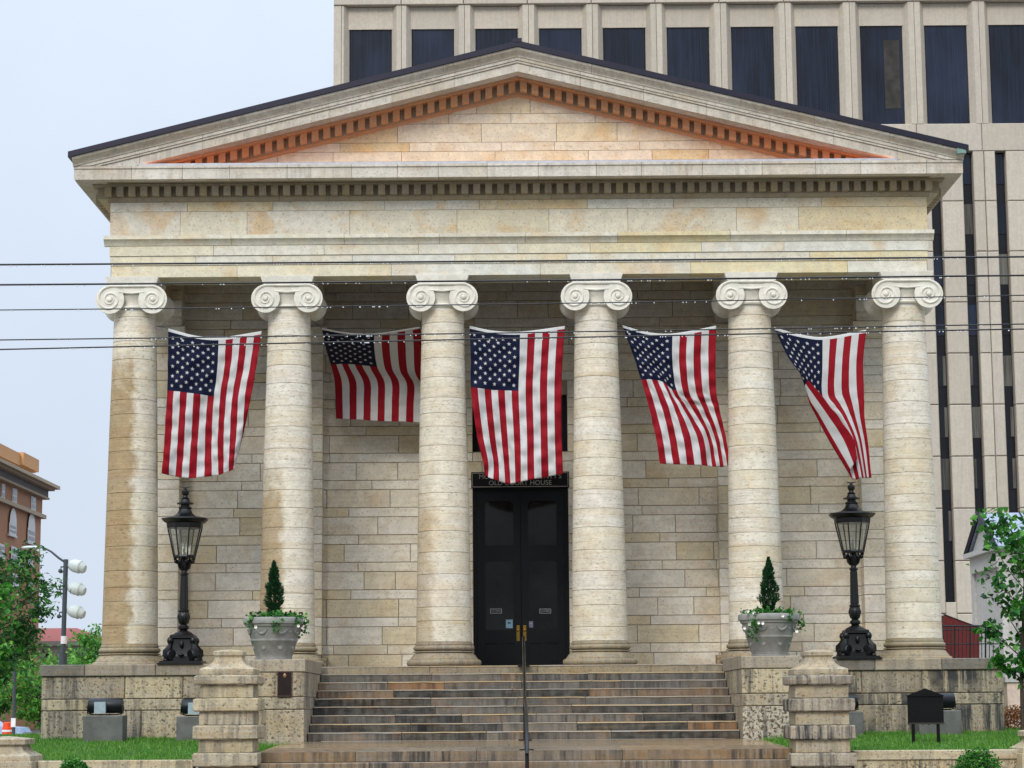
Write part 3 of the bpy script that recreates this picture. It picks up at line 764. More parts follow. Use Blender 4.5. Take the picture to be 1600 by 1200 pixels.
# name board
a, b_ = at(736.5, 763, 3.52), at(889, 737, 3.52)
L_ = Vector((0, 3.49, a.z)); ns = thing('name_board', "black board lettered OLD COURT HOUSE above the door, half behind the middle flag", 'sign', L_)
hw, hh = (b_.x - a.x) / 2, b_.z - a.z
q = MB(); q.box(-hw, hw, -0.02, 0.10, 0, hh); q.build('board', M_blk, ns)
q = MB()
for (x0, x1, z0, z1) in ((-hw+.02, hw-.02, .02, .035), (-hw+.02, hw-.02, hh-.035, hh-.02), (-hw+.02, -hw+.035, .02, hh-.02), (hw-.035, hw-.02, .02, hh-.02)): q.box(x0, x1, -0.028, -0.019, z0, z1)
M_let = plain('sign_letter_grey', '827d78', 0.6)
q.build('border', M_let, ns)
text_mesh("MONTGOMERY COUNTY'S", 0.165, M_let, ns, (0, -0.025, hh * 0.70), sx=1.0)
text_mesh("OLD COURT HOUSE", 0.165, M_let, ns, (0, -0.025, hh * 0.30), sx=1.0)

# ------------------------------------------------------------------ stairs
ST = thing('entrance_steps', 'wide wet stone steps rising between the two cheek walls to the dark door', 'steps', (0, -5, -1.57))
off = (0, -5, -1.57)
NS = 9; RI = 1.565 / NS; TR = 0.43
for i in range(NS):
    zt = -RI * i; yf = -1.05 - TR * i
    q = MB(); q.box(-4.385, 4.385, yf + 0.05, -0.2 if i == 0 else yf + TR + 0.02, zt - RI + 0.005, zt - 0.03)
    stp = q.build('step', M_mort, ST, off)
    xs = splits(-4.385, 4.385, 1.2, 2.6)
    for a, b_ in zip(xs[:-1], xs[1:]):
        q = MB(); j = rnd.uniform(-0.012, 0.012); zj = rnd.uniform(-0.006, 0.004); z0_ = zt - RI + 0.002
        yb = yf + TR + 0.04 if i else -0.9
        n = 6; r1 = random.Random(int(a * 1000) + i * 77); vs = []
        for k_ in range(n + 1):                           # worn, uneven nosing
            x = a + 0.006 + (b_ - a - 0.012) * k_ / n; e = r1.uniform(-0.010, 0.010); e2 = r1.uniform(-0.008, 0.003)
            vs += [(x, yf + j + 0.006, z0_), (x, yf + j + e * 0.3, zt - 0.035), (x, yf + j - 0.012 + e, zt - 0.022 + e2), (x, yf + j + 0.02 + e, zt + zj * 0.5 + e2 * 0.6), (x, yb, zt + zj * 0.5), (x, yb, z0_)]
        fs = []
        for k_ in range(n):
            for e_ in range(6): fs.append([k_*6+e_, k_*6+(e_+1) % 6, (k_+1)*6+(e_+1) % 6, (k_+1)*6+e_])
        fs += [[5,4,3,2,1,0], [n*6+e_ for e_ in range(6)]]
        fs = [f_[::-1] for f_ in fs]
        q.add(vs, fs)
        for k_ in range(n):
            for e_ in (2,): q.m[k_*6+e_] = 1  # upward nosing faces take the painted sky-reflection tone
        mid = (a + b_) / 2
        dark = (i >= 3 and rnd.random() < 0.2) or i >= 3 and ((-3.4 < mid < -1.5 and i in (4, 5, 7, 8)) or (1.2 < mid < 3.0 and i in (5, 7, 8)) or (mid > 3 and i in (3, 4)))
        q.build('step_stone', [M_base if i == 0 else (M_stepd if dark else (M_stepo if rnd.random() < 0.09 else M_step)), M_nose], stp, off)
# landing and lower steps
LZ0, LZ1 = -1.566, -1.672
LD = thing('landing', 'broad wet brown stone landing at the foot of the main steps', 'landing', (0, -7.3, -1.9))
off = (0, -7.3, -1.9)
q = MB(); q.box(-4.72, 4.72, -9.8, -4.7, -2.4, -1.76); bs = q.build('bed', M_mort, LD, off)
ys = [-4.6, -6.3, -8.0, -9.92]
zl = lambda y: LZ0 + (LZ1 - LZ0) * (y + 4.6) / (-5.32)
for j in range(3):
    xs = splits(-4.78 if j else -4.385, 4.78 if j else 4.385, 1.6, 2.7)
    if j: pass
    for a, b_ in zip(xs[:-1], xs[1:]):
        y0, y1 = ys[j+1] + 0.004, ys[j] - 0.004; bt_ = -1.845 if j == 2 else -1.78
        vs = [(a+.004,y0,bt_),(b_-.004,y0,bt_),(b_-.004,y1,bt_),(a+.004,y1,bt_),(a+.004,y0,zl(y0)),(b_-.004,y0,zl(y0)),(b_-.004,y1,zl(y1)),(a+.004,y1,zl(y1))]
        q = MB(); q.add(vs, [(0,3,2,1),(4,5,6,7),(0,1,5,4),(1,2,6,5),(2,3,7,6),(3,0,4,7)]); 
        q.build('slab', M_land if j < 2 else M_lstep, LD, off)
for s in (-1, 1):     # wings of landing beside the cheeks
    q = MB(); xa, xb = sorted((s * 4.385, s * 4.78)); q.box(xa, xb, -6.29, -5.1, -1.78, zl(-5.7)); q.build('slab', M_land, LD, off)
for k_ in range(3):
    zt = -1.672 - 0.178 * (k_ + 1); yf = -9.92 - 0.40 * (k_ + 1)
    q = MB(); q.box(-4.72, 4.72, yf + 0.03, yf + 0.42, zt - 0.26, zt - 0.02); stp = q.build('lower_step', M_mort, LD, off)
    xs = splits(-4.78, 4.78, 1.8, 2.9)
    for a, b_ in zip(xs[:-1], xs[1:]):
        q = MB(); q.bbox(a + 0.004, b_ - 0.004, yf + rnd.uniform(-.008, .008), yf + 0.43, zt - 0.174, zt + rnd.uniform(-.004, .003), 0.012); q.build('step_stone', M_lstep, stp, off)

# handrail on the centre line
HR = thing('handrail', 'slim dark centre handrail running down the middle of the steps', 'handrail', (0.03, -5, -1.57))
off = (0.03, -5, -1.57); hxx = 0.03
q = MB(); q.tube([(hxx, -1.0, 0.50), (hxx, -1.15, 0.60), (hxx, -1.5, 0.46), (hxx, -4.9, -0.70), (hxx, -5.5, -0.80), (hxx, -9.7, -0.90), (hxx, -10.3, -1.08), (hxx, -11.5, -1.55), (hxx, -11.62, -1.7)], 0.034, 10); q.build('rail', M_iron, HR, off)
for y, z0, z1 in ((-1.15, -0.01, 0.58), (-4.9, -1.57, -0.70), (-9.7, -1.67, -0.90), (-11.5, -2.38, -1.56)):
    q = MB(); q.tube([(hxx, y, z0), (hxx, y, z1)], 0.036, 10); q.box(hxx - 0.13, hxx + 0.13, y - 0.13, y + 0.13, z0, z0 + 0.02); q.build('post', M_iron, HR, off)

# ------------------------------------------------------------------ flags
def herm(us, ps, u):
    n = len(us); i = 0
    while i < n - 2 and u > us[i+1]: i += 1
    def sl(k_):
        if k_ == 0: return (ps[1] - ps[0]) / (us[1] - us[0])
        if k_ == n - 1: return (ps[-1] - ps[-2]) / (us[-1] - us[-2])
        return (ps[k_+1] - ps[k_-1]) / (us[k_+1] - us[k_-1])
    h = us[i+1] - us[i]; t = (u - us[i]) / h
    a, b_ = sl(i) * h, sl(i+1) * h
    return ps[i]*(2*t**3-3*t**2+1) + a*(t**3-2*t**2+t) + ps[i+1]*(-2*t**3+3*t**2) + b_*(t**3-t**2)
def flag(label, ox, oy, sc, rows, seed, wr=0.042):
    """rows: v -> [(u, x, y, depth)] measured in the hanging plane, turned into metres at each point's own depth"""
    vs_ = sorted(rows); ctrl = []
    for v in vs_:
        us = [p[0] for p in rows[v]]; ctrl.append((us, [at(ox + p[1]/sc, oy + p[2]/sc, p[3]) for p in rows[v]]))
    rr = random.Random(seed); ph = [rr.uniform(0, 6.28) for _ in range(8)]
    def P(u, v):
        col = [herm(us, ps, u) for us, ps in ctrl]
        p = herm(vs_, col, v)
        env = min(1, v * 6)
        d = wr * env * (math.sin(26*u + 17*v + ph[0]) * 0.55 + math.sin(46*u - 33*v + ph[1]) * 0.25 + math.sin(11*u + 52*v + ph[2]) * 0.38 + math.sin(71*v - 20*u + ph[3]) * 0.18)
        d += 0.075 * min(1, v*1.6) * math.sin(7.5*u + 2*v + ph[4]) + 0.05 * min(1, v*1.6) * math.sin(13*u - 3*v + ph[5])
        return Vector((p.x, p.y + d, p.z))
    nu, nv = 13 * 5, 100
    G = [[P(i/nu, j/nv) for i in range(nu+1)] for j in range(nv+1)]
    c = G[0][nu//2]; L_ = Vector((c.x, c.y, c.z))
    th = thing('flag', label, 'flag', L_, 'flags hung between the columns')
    q = MB(); vsx = []
    for j in range(nv+1):
        for i in range(nu+1): vsx.append(G[j][i] - L_)
    q.v = [tuple(x_) for x_ in vsx]
    for j in range(nv):
        for i in range(nu):
            q.f.append([j*(nu+1)+i, j*(nu+1)+i+1, (j+1)*(nu+1)+i+1, (j+1)*(nu+1)+i]); s_ = i // 5
            u_, v_ = s_, (j + 0.5) / nv
            if j < 2: mi = 3
            elif s_ < 7 and v_ < 0.40: mi = 2
            else: mi = 0 if s_ % 2 == 0 else 1
            q.m.append(mi); q.s.append(True)
    o = q.build('cloth', [M_red, M_wht, M_blu, M_head], th, sharp=180)
    sm = o.modifiers.new('thickness', 'SOLIDIFY'); sm.thickness = 0.003; sm.offset = 0
    q = MB()
    cu, cv = 7/13, 0.40
    for a in range(9):
        for b_ in range(11):
            if (a + b_) % 2: continue
            u0 = cu * (a + 1) / 10; v0 = 0.025 + (cv - 0.03) * (b_ + 1) / 12
            e = 1e-3; p0 = P(u0, v0); tu = (P(u0+e, v0) - p0) / e; tv = (P(u0, v0+e) - p0) / e; nn = tu.cross(tv).normalized()
            if nn.y > 0: nn = -nn
            w0 = 0.0235; ru, rv = w0 * 0.95, w0 * 0.60
            for sd_ in (1, -1):
                pts = [P(u0, v0) - L_ + nn * (0.006 * sd_)]
                for k_ in range(10):
                    an = math.pi * k_ / 5; r_ = 1.0 if k_ % 2 == 0 else 0.40
                    pts.append(P(u0 + ru * r_ * math.sin(an), v0 - rv * r_ * math.cos(an)) - L_ + nn * (0.006 * sd_))
                fs = [[0, 1 + k_, 1 + (k_+1) % 10] for k_ in range(10)]
                q.add(pts, fs)
    st_ = q.build('stars', M_wht, th); st_['kind'] = 'stuff'
    for i, sg in ((0, -1), (nu, 1)):
        p = G[0][i]; cands = [cx for cx in COLX if (cx - p.x) * sg > 0]; cx = min(cands, key=lambda v: abs(v - p.x)); e_ = Vector((cx - sg * 0.485, 0.0, p.z + 0.08)); p = p - L_; q = MB(); q.tube([p, e_ - L_], 0.007, 5); q.build('cord', M_rope, th)
    return th
Y0 = -0.15
F1 = {0: [(0,105,60,Y0),(.3,300,112,Y0),(.54,470,125,Y0),(1,780,80,Y0)],
      .2: [(0,104,285,Y0),(.54,462,330,Y0+.03),(1,745,320,Y0)],
      .4: [(0,98,508,Y0),(.54,434,545,Y0+.05),(1,705,545,Y0-.05)],
      .7: [(0,82,820,Y0),(.54,415,850,Y0+.05),(.8,572,850,Y0),(.92,640,830,Y0+.05),(1,648,820,Y0+.25)],
      1: [(0,63,1110,Y0),(.3,245,1138,Y0),(.54,420,1125,Y0+.05),(.8,560,1090,Y0),(.9,590,1070,Y0+.1),(1,570,1060,Y0+.3)]}
flag('flag at far left hanging straight above the left lantern', 240, 500, 4.617, F1, 1)
F2 = {0: [(0,20,88,.7),(.3,300,140,.7),(.54,600,150,.7),(1,1105,75,.7)],
      .2: [(0,60,290,1.2),(.54,602,310,1.25),(1,1120,290,1.2)],
      .4: [(0,118,492,2.0),(.27,345,482,2.0),(.54,635,520,1.95),(1,1130,580,1.9)],
      .6: [(0,158,660,2.4),(.54,715,690,2.35),(1,1200,720,2.3)],
      .8: [(0,168,870,2.5),(.54,718,905,2.45),(1,1190,920,2.4)],
      1: [(0,172,1080,2.45),(.54,714,1120,2.45),(1,1185,1125,2.4)]}
flag('shaded short flag blown back into the porch, second flag from the left', 500, 500, 7.06, F2, 2, 0.012)
F3 = {0: [(0,15,38,Y0),(.3,180,72,Y0),(.54,355,78,Y0),(1,655,40,Y0)],
      .2: [(0,24,240,Y0),(.54,352,270,Y0),(1,640,240,Y0)],
      .4: [(0,25,455,Y0),(.54,345,472,Y0),(1,632,440,Y0)],
      .7: [(0,66,780,Y0+.05),(.54,357,790,Y0),(1,632,760,Y0)],
      .87: [(0,105,950,Y0+.1),(.54,360,950,Y0-.03),(1,638,920,Y0)],
      1: [(0,120,1045,Y0+.2),(.1,150,1058,Y0+.05),(.35,275,1092,Y0-.05),(.54,360,1085,Y0),(1,642,1028,Y0)]}
flag('middle flag hanging flat in front of the door board', 730, 500, 4.2875, F3, 3)
F4 = {0: [(0,10,40,Y0),(.3,210,95,Y0),(.54,405,105,Y0),(1,745,45,Y0)],
      .2: [(0,88,250,Y0),(.54,404,320,Y0+.05),(1,742,300,Y0)],
      .4: [(0,160,462,Y0),(.14,235,462,Y0-.05),(.27,310,478,Y0+.08),(.54,437,552,Y0+.15),(1,747,545,Y0)],
      .6: [(0,222,680,Y0-.1),(.27,395,690,Y0),(.54,520,690,Y0+.2),(1,775,700,Y0+.1)],
      .8: [(0,275,910,Y0-.1),(.27,455,910,Y0),(.54,640,905,Y0+.15),(.8,745,910,Y0+.2),(1,822,915,Y0+.15)],
      1: [(0,305,1120,Y0-.05),(.27,490,1132,Y0),(.54,680,1140,Y0+.1),(.8,790,1146,Y0+.2),(1,855,1140,Y0+.2)]}
flag('twisted flag swept to the right, between the fourth and fifth columns', 970, 500, 5.0, F4, 4)
F5 = {0: [(0,40,50,Y0),(.3,215,100,Y0),(.54,395,122,Y0),(1,710,70,Y0)],
      .2: [(0,150,280,Y0+.05),(.54,394,330,Y0),(1,686,290,Y0)],
      .38: [(0,268,420,Y0-.10),(.15,262,462,Y0-.02),(.54,391,540,Y0+.1),(1,690,480,Y0)],
      .5: [(0,385,548,Y0-.2),(.2,300,590,Y0-.04),(.45,405,625,Y0+.1),(.54,440,620,Y0+.12),(1,694,600,Y0)],
      .62: [(0,490,692,Y0-.2),(.22,352,690,Y0-.04),(.45,470,712,Y0+.1),(.54,505,700,Y0+.12),(1,698,710,Y0)],
      .8: [(0,612,852,Y0-.2),(.22,445,868,Y0-.05),(.45,560,885,Y0+.1),(.54,592,870,Y0+.12),(1,724,890,Y0)],
      1: [(0,645,1000,Y0-.2),(.22,588,1105,Y0-.05),(.45,630,1152,Y0+.08),(.54,655,1146,Y0+.1),(1,750,1135,Y0)]}
flag('flag with its lower left corner folded over, far right above the right lantern', 1200, 500, 4.617, F5, 5, 0.010)

# ------------------------------------------------------------------ lantern posts
def lantern(label, px):
    b0 = at(px, 1033, -0.72); k_ = 1 / 70.2
    th = thing('lantern_post', label, 'street lamp', (b0.x, -0.72, 0.08), 'lantern posts on the plinth')
    def L(prof, n=20, **kw): return [(r_ * k_, z * k_) for r_, z in prof], n
    q = MB(); z = lambda v: v * k_
    q.box(-z(35), z(35), -z(35), z(35), 0, z(2.2)); q.box(-z(32), z(32), -z(32), z(32), z(2.2), z(4.8))
    vs = []
    q.lathe([(z(24)*1.2, z(4.8)), (z(24)*1.2, z(10)), (z(21)*1.2, z(12)), (z(18.5)*1.25, z(20)), (z(18)*1.25, z(38)), (z(21)*1.25, z(40)), (z(21)*1.25, z(44)), (z(18)*1.2, z(46))], n=4, rot=math.pi/4, smooth=False)
    for sx_ in (-1, 1):
        for sy_ in (-1, 1):
            c = Vector((sx_, sy_, 0)).normalized()
            q.lathe([(z(3), -z(6)), (z(8), -z(6)), (z(10.5), -z(3)), (z(10.5), z(3)), (z(8), z(6)), (z(3), z(6))], (0, 0, 0), 18, 'Y'); nv_ = 108; Mq = Matrix.Translation((c.x*z(25), c.y*z(25), z(13.5))) @ Matrix.Rotation(math.atan2(c.y, c.x), 4, 'Z'); q.v[-nv_:] = [tuple(Mq @ Vector(p_)) for p_ in q.v[-nv_:]]; q.ball((c.x*z(33.5), c.y*z(33.5), z(6)), z(4), z(4), z(3.5), 10, 6)
            q.ball((c.x*z(25), c.y*z(25), z(36)), z(5), z(5), z(6), 10, 6)
            pts = [(c.x*z(r_), c.y*z(r_), z(h_)) for r_, h_ in ((34, 12), (33, 20), (28, 24), (25, 30), (26, 36), (24, 40))]
            q.tube(pts, [z(4.4), z(5), z(4.4), z(3.4), z(3.6), z(2.4)], 8)
    for a in range(4):
        an = a * math.pi / 2; q.ball((math.cos(an)*z(18.6), math.sin(an)*z(18.6), z(30)), z(3.2), z(3.2), z(6), 10, 8)
        q.ball((math.cos(an)*z(23), math.sin(an)*z(23), z(14)), z(5), z(5), z(2.4), 10, 6)
    q.build('pedestal', M_iron, th)
    q = MB()
    q.lathe([(z(17), z(45)), (z(14), z(48)), (z(8), z(51)), (z(5.5), z(53)), (z(8), z(55)), (z(8.3), z(58)), (z(5), z(61.5)), (z(6.2), z(63)), (z(8.2), z(67)), (z(9.4), z(73)), (z(8.6), z(77)), (z(6.8), z(80)), (z(8.6), z(81.5)), (z(8.6), z(83.5)), (z(6.3), z(85)), (z(5.6), z(110)), (z(4.9), z(137)), (z(6.8), z(138.5)), (z(6.8), z(140)), (z(4.6), z(141.5)), (z(4.0), z(146))], n=20)
    for a in range(10):
        an = 2*math.pi*a/10; q.tube([(math.cos(an)*z(6.1), math.sin(an)*z(6.1), z(86)), (math.cos(an)*z(4.9), math.sin(an)*z(4.9), z(136))], z(0.8), 5)
        q.tube([(math.cos(an)*z(6.4), math.sin(an)*z(6.4), z(63)), (math.cos(an)*z(9.3), math.sin(an)*z(9.3), z(73)), (math.cos(an)*z(7), math.sin(an)*z(7), z(80))], z(1.0), 5)
    q.build('shaft', M_iron, th)
    q = MB(); q.lathe([(z(3), z(145)), (z(5), z(150)), (z(3.5), z(158)), (z(2.5), z(165))], n=12)
    for a in range(8):
        an = 2*math.pi*(a+.5)/8
        pts = [(math.cos(an)*z(r_), math.sin(an)*z(r_), z(h_)) for r_, h_ in ((4, 146), (8, 150), (9.5, 156), (12, 160), (15.5, 162), (15.5, 166))]
        q.tube(pts, z(1.8), 6); q.ball((math.cos(an)*z(13.5), math.sin(an)*z(13.5), z(159)), z(3), z(3), z(3.2), 8, 6)
    q.build('bracket', M_iron, th)
    n8, rt = 8, math.pi/8; cc8 = 1/math.cos(math.pi/8)
    q = MB(); q.lathe([(z(16.5)*cc8, z(165)), (z(17)*cc8, z(166.5)), (z(16)*cc8, z(169))], n=8, rot=rt, smooth=False)
    for a in range(8):
        an = 2*math.pi*(a+.5)/8
        q.tube([(math.cos(an)*z(15.8)*cc8, math.sin(an)*z(15.8)*cc8, z(167)), (math.cos(an)*z(25.5)*cc8, math.sin(an)*z(25.5)*cc8, z(213))], z(1.15), 5)
    q.lathe([(z(25.8)*cc8, z(211)), (z(26.4)*cc8, z(213)), (z(27)*cc8, z(219)), (z(24)*cc8, z(219.5))], n=8, rot=rt, smooth=False)
    q.build('lantern_frame', M_iron, th)
    q = MB(); q.lathe([(z(27)*cc8, z(218.5)), (z(31)*cc8, z(220.5)), (z(34.8)*cc8, z(225)), (z(34)*cc8, z(226.5)), (z(26)*cc8, z(227.5)), (z(17)*cc8, z(230)), (z(11)*cc8, z(235)), (z(8.6)*cc8, z(241))], n=8, rot=rt, smooth=False)
    q.lathe([(z(8.6), z(241)), (z(10.2), z(242)), (z(10.2), z(243.5)), (z(7), z(245)), (z(6.6), z(248)), (z(13.2), z(249)), (z(13.2), z(250.5)), (z(8), z(252)), (z(5.6), z(257)), (z(7), z(258)), (z(4), z(260)), (z(3.5), z(262)), (z(5.8), z(265)), (z(5.8), z(269)), (z(3), z(272))], n=16)
    q.build('lantern_roof', M_iron, th)
    q = MB(); q.ball((0, 0, z(273)), z(2.2), z(3), z(3), 8, 6)
    for s in (-1, 1):
        q.add([(0, -z(1.2), z(272.5)), (0, z(1.2), z(272.5)), (s*z(5), 0, z(274.6)), (s*z(9), 0, z(276.4)), (s*z(4.5), 0, z(276.2)), (0, 0, z(275.2))], [[0,2,5],[1,5,2],[2,3,4],[2,4,5],[0,1,2]])
    q.build('eagle', M_iron, th)
    for a in range(8):
        a0, a1 = 2*math.pi*(a+.5)/8, 2*math.pi*(a+1.5)/8; r0_, r1_ = z(15.3)*cc8, z(25.2)*cc8
        q = MB(); q.add([(math.cos(a0)*r0_, math.sin(a0)*r0_, z(169)), (math.cos(a1)*r0_, math.sin(a1)*r0_, z(169)), (math.cos(a1)*r1_, math.sin(a1)*r1_, z(211.5)), (math.cos(a0)*r1_, math.sin(a0)*r1_, z(211.5))], [[0,1,2,3]])
        q.build('pane', M_lampg, th)
    q = MB(); q.lathe([(z(3), z(167)), (z(2.4), z(173)), (z(1.2), z(174)), (z(1.2), z(183)), (z(0.5), z(188))], n=8); q.tube([(-z(1.5), 0, z(174)), (-z(2.5), 0, z(180))], z(.7), 5); q.build('burner', plain('burner_porcelain', '6f6f68', 0.9, 0, 0.1, 8, 0.0, 0), th)
    return th
lantern('black cast iron lantern post standing left of the steps under the far left flag', 286)
lantern('black cast iron lantern post standing right of the steps under the folded flag', 1338)

# ------------------------------------------------------------------ foliage helpers
def leafcloud(pts, size, rr, updir=0.2, fold=0.25, asp=0.55, droop=0.0):
    q = MB(); vs = q.v; fs = q.f
    for p in pts:
        s_ = size * rr.uniform(0.6, 1.25)
        d = Vector((rr.gauss(0,1), rr.gauss(0,1), rr.gauss(0,0.7) - droop)).normalized()
        nrm = Vector((rr.gauss(0,0.7), rr.gauss(0,0.7), rr.gauss(0,0.6) + updir + 0.4))
        sd_ = d.cross(nrm).normalized(); up = sd_.cross(d).normalized()
        o = len(vs); p = Vector(p); h = s_ * asp * 0.5
        m1 = p + d * s_ * 0.45
        for v in (p, m1 + sd_ * h + up * (fold * h), p + d * s_ - up * (0.15 * s_), m1 - sd_ * h + up * (fold * h), m1):
            vs.append(tuple(v))
        fs += [[o, o+4, o+1], [o+4, o+2, o+1], [o, o+3, o+4], [o+4, o+3, o+2]]
    q.m = [0] * len(fs); q.s = [False] * len(fs); return q
def treething(name, label, cat, base, seed, height, spread, leafmat_, leafsize, nleaf, trunk_r, first=0.35, levels=3, nb=5, group=None, lean=(0,0), upness=0.75, blob=0.35, asp=0.55):
    rr = random.Random(seed); th = thing(name, label, cat, base, group)
    wood = MB(); tips = []
    top = Vector((lean[0], lean[1], height * 0.8))
    tr = [Vector((0,0,-0.3)), Vector((lean[0]*.2+rr.uniform(-.05,.05)*spread, lean[1]*.2, height*.3)), Vector((lean[0]*.55+rr.uniform(-.08,.08)*spread, lean[1]*.5, height*.55)), top]
    wood.tube(tr, [trunk_r, trunk_r*.8, trunk_r*.55, trunk_r*.2], 8)
    def bez(t):
        i = min(2, int(t*3)); f = t*3 - i; return tr[i].lerp(tr[i+1], f)
    def branch(p, d, ln, r_, lv):
        mid = p + d * ln * 0.5 + Vector((rr.uniform(-.1,.1), rr.uniform(-.1,.1), rr.uniform(0,.1))) * ln
        e = p + d * ln + Vector((0,0,rr.uniform(-.05,.12))) * ln
        wood.tube([p, mid, e], [r_, r_*.7, r_*.35], 5)
        for t in (0.35, 0.6, 0.8, 1.0): 
            if lv <= 1: tips.append(((p.lerp(mid, t*2) if t < .5 else mid.lerp(e, t*2-1)), ln))
        if lv > 0:
            for _ in range(3):
                t = rr.uniform(.35, 1); q_ = p.lerp(e, t)
                dd = (d + Vector((rr.gauss(0,.6), rr.gauss(0,.6), rr.gauss(.15,.4)))).normalized(); branch(q_, dd, ln * rr.uniform(.45,.65), r_*.5, lv-1)
    nbr = nb * 3
    for i in range(nbr):
        t = first + (1-first) * (i + rr.random()) / nbr
        a = i * 2.4 + rr.uniform(-.4,.4); prof = math.sin(math.pi * min(1, 0.18 + 0.82 * (1 - (t - first)/(1-first)) ** 0.75)) if True else 1
        ln = spread * (0.35 + 0.65 * prof) * rr.uniform(.75, 1.1) * 0.62
        d = Vector((math.cos(a), math.sin(a), upness * rr.uniform(.5,1.3))).normalized()
        branch(bez(min(t, .999)), d, ln, trunk_r * .35 * (1.1 - t*.6), levels-2)
    wood.build('trunk', M_bark, th)
    pts = []
    for _ in range(nleaf):
        p, ln = rr.choice(tips); s_ = ln * blob
        pts.append(p + Vector((rr.gauss(0,s_), rr.gauss(0,s_), rr.gauss(0,s_*.7))))
    leafcloud(pts, leafsize, rr, asp=asp, droop=0.15).build('crown', leafmat_, th)
    return th

# ------------------------------------------------------------------ planters on the cheek walls
def planter(label, px, seed, lab2, lab3):
    b0 = at(px, 1034, -4.45); rr = random.Random(seed); k_ = 1/76.0; z = lambda v: v*k_
    loc = Vector((b0.x, -4.45, 0.082))
    th = thing('planter', label, 'planter', loc, 'stone planters beside the steps')
    q = MB()
    q.lathe([(z(28), 0), (z(28.5), z(1)), (z(28.5), z(3)), (z(27.5), z(3.6)), (z(28.3), z(4.5)), (z(28.3), z(6)), (z(29), z(7)), (z(35.5), z(28)), (z(36.8), z(29)), (z(37), z(31)), (z(36.3), z(32)), (z(42), z(50)), (z(44.5), z(51.5)), (z(45), z(54)), (z(47.4), z(55.5)), (z(48.3), z(60)), (z(47.4), z(64)), (z(45), z(65)), (z(43), z(63)), (z(42), z(58))], n=48)
    q.build('pot', M_pot, th)
    q = MB(); q.lathe([(z(42.5), z(57)), (z(42.5), z(60))], n=24); q.build('soil', M_soil, th)
    for a in range(8):
        an = 2*math.pi*(a + 0.5)/8; pts = []
        for t in np.linspace(-1, 1, 9):
            aa = an + t * 0.24; h = 47 - 7 * (1 - t*t); r_ = 33.5 + (h - 20) * 0.285 + 0.3
            pts.append((math.cos(aa)*z(r_), math.sin(aa)*z(r_), z(h)))
        q = MB(); q.tube(pts, [z(0.8), z(1.3), z(1.7), z(2), z(2.1), z(2), z(1.7), z(1.3), z(0.8)], 6); q.build('swag', M_pot, th)
        for aa, r_, h, sz in ((an + 0.39, 39.2, 43, 3.0), (an, 32.6, 19, 3.6)):
            q = MB(); q.lathe([(z(sz), -z(.9)), (z(sz*.9), z(.7)), (z(sz*.55), z(.5)), (z(sz*.4), z(1.1)), (z(.1), z(1.2))], (0,0,0), 12, 'X')
            q.xform(Matrix.Rotation(aa, 4, 'Z') @ Matrix.Translation((z(r_), 0, z(h)))); q.build('medallion', M_pot, th)
    c = thing('conifer', lab2, 'conifer', loc + Vector((0, 0, z(60))), 'conical evergreens in the planters')
    q = MB(); q.tube([(0,0,-0.05), (0,0,0.9)], [0.03, 0.01], 6); q.build('trunk', M_bark, c)
    pts = []; H_ = 1.18; lx = rr.uniform(-.02, .02)
    for _ in range(4200):
        h = rr.random() ** 0.8; r_ = (0.215 * (1 - (abs(h - .30) / .72) ** 1.7) if h > .3 else 0.215 * (0.62 + 0.38 * h / .3)) * (0.88 + 0.2 * math.sin(h * 19 + seed) * math.sin(h*7))
        a = rr.uniform(0, 6.283); f = rr.uniform(.45, 1.06) * (0.9 + 0.14 * math.sin(a*3 + h*14 + seed)); pts.append((r_*f*math.cos(a) + lx*h, r_*f*math.sin(a), 0.02 + h * H_))
    q = MB()
    for p in pts:
        d = Vector((p[0]*1.2 + rr.gauss(0,.06), p[1]*1.2 + rr.gauss(0,.06), 0.22 + rr.gauss(0,.1))).normalized(); s_ = rr.uniform(.035, .075)
        sd_ = d.cross(Vector((rr.gauss(0,1), rr.gauss(0,1), .3))).normalized() * s_ * .22; p = Vector(p); o = len(q.v)
        q.v += [tuple(p - sd_), tuple(p + sd_), tuple(p + d * s_)]; q.f.append([o, o+1, o+2])
    q.m = [0]*len(q.f); q.s = [False]*len(q.f); q.build('foliage', M_con, c)
    iv = thing('trailing_plant', lab3, 'plant', loc + Vector((0, 0, z(60))), 'trailing plants in the planters')
    pts = []
    for _ in range(330):
        a = rr.uniform(0, 6.283); r_ = rr.uniform(.2, .56) ; pts.append((r_*math.cos(a), r_*math.sin(a), rr.uniform(0.0, .12) + .05))
    for (a0, ln) in ((-1.35 if seed == 1 else -2.1, .34 if seed == 1 else .62), (rr.uniform(-1.0,-.6), .2), (-0.1, .40), (rr.uniform(-2.3, -2.0), .22 if seed == 1 else .5)):
        for t in np.linspace(0, 1, 40):
            r_ = .58 + .06 * min(1, t*3); pts.append((r_*math.cos(a0) + rr.gauss(0,.05), r_*math.sin(a0) + rr.gauss(0,.03), .12 - ln * t + rr.gauss(0,.02)))
    leafcloud(pts, 0.085, rr, asp=.75).build('foliage', M_ivy, iv)
    q = MB()
    for _ in range(5 if seed == 1 else 9):
        a = rr.uniform(-2.6, -.1); c_ = Vector((.66*math.cos(a), .66*math.sin(a), rr.uniform(-.3, .12)))
        q = MB(); q.lathe([(.004, .02), (.014, .006), (.034, -.008), (.036, -.012)], (0,0,0), 5, 'Y', caps=False); q.xform(Matrix.Translation(c_)); q.build('flower', M_flow, iv)
planter('grey garlanded stone planter on the left cheek wall', 428, 1, 'narrow dark green conifer growing in the left planter', 'trailing green plant spilling over the rim of the left planter')
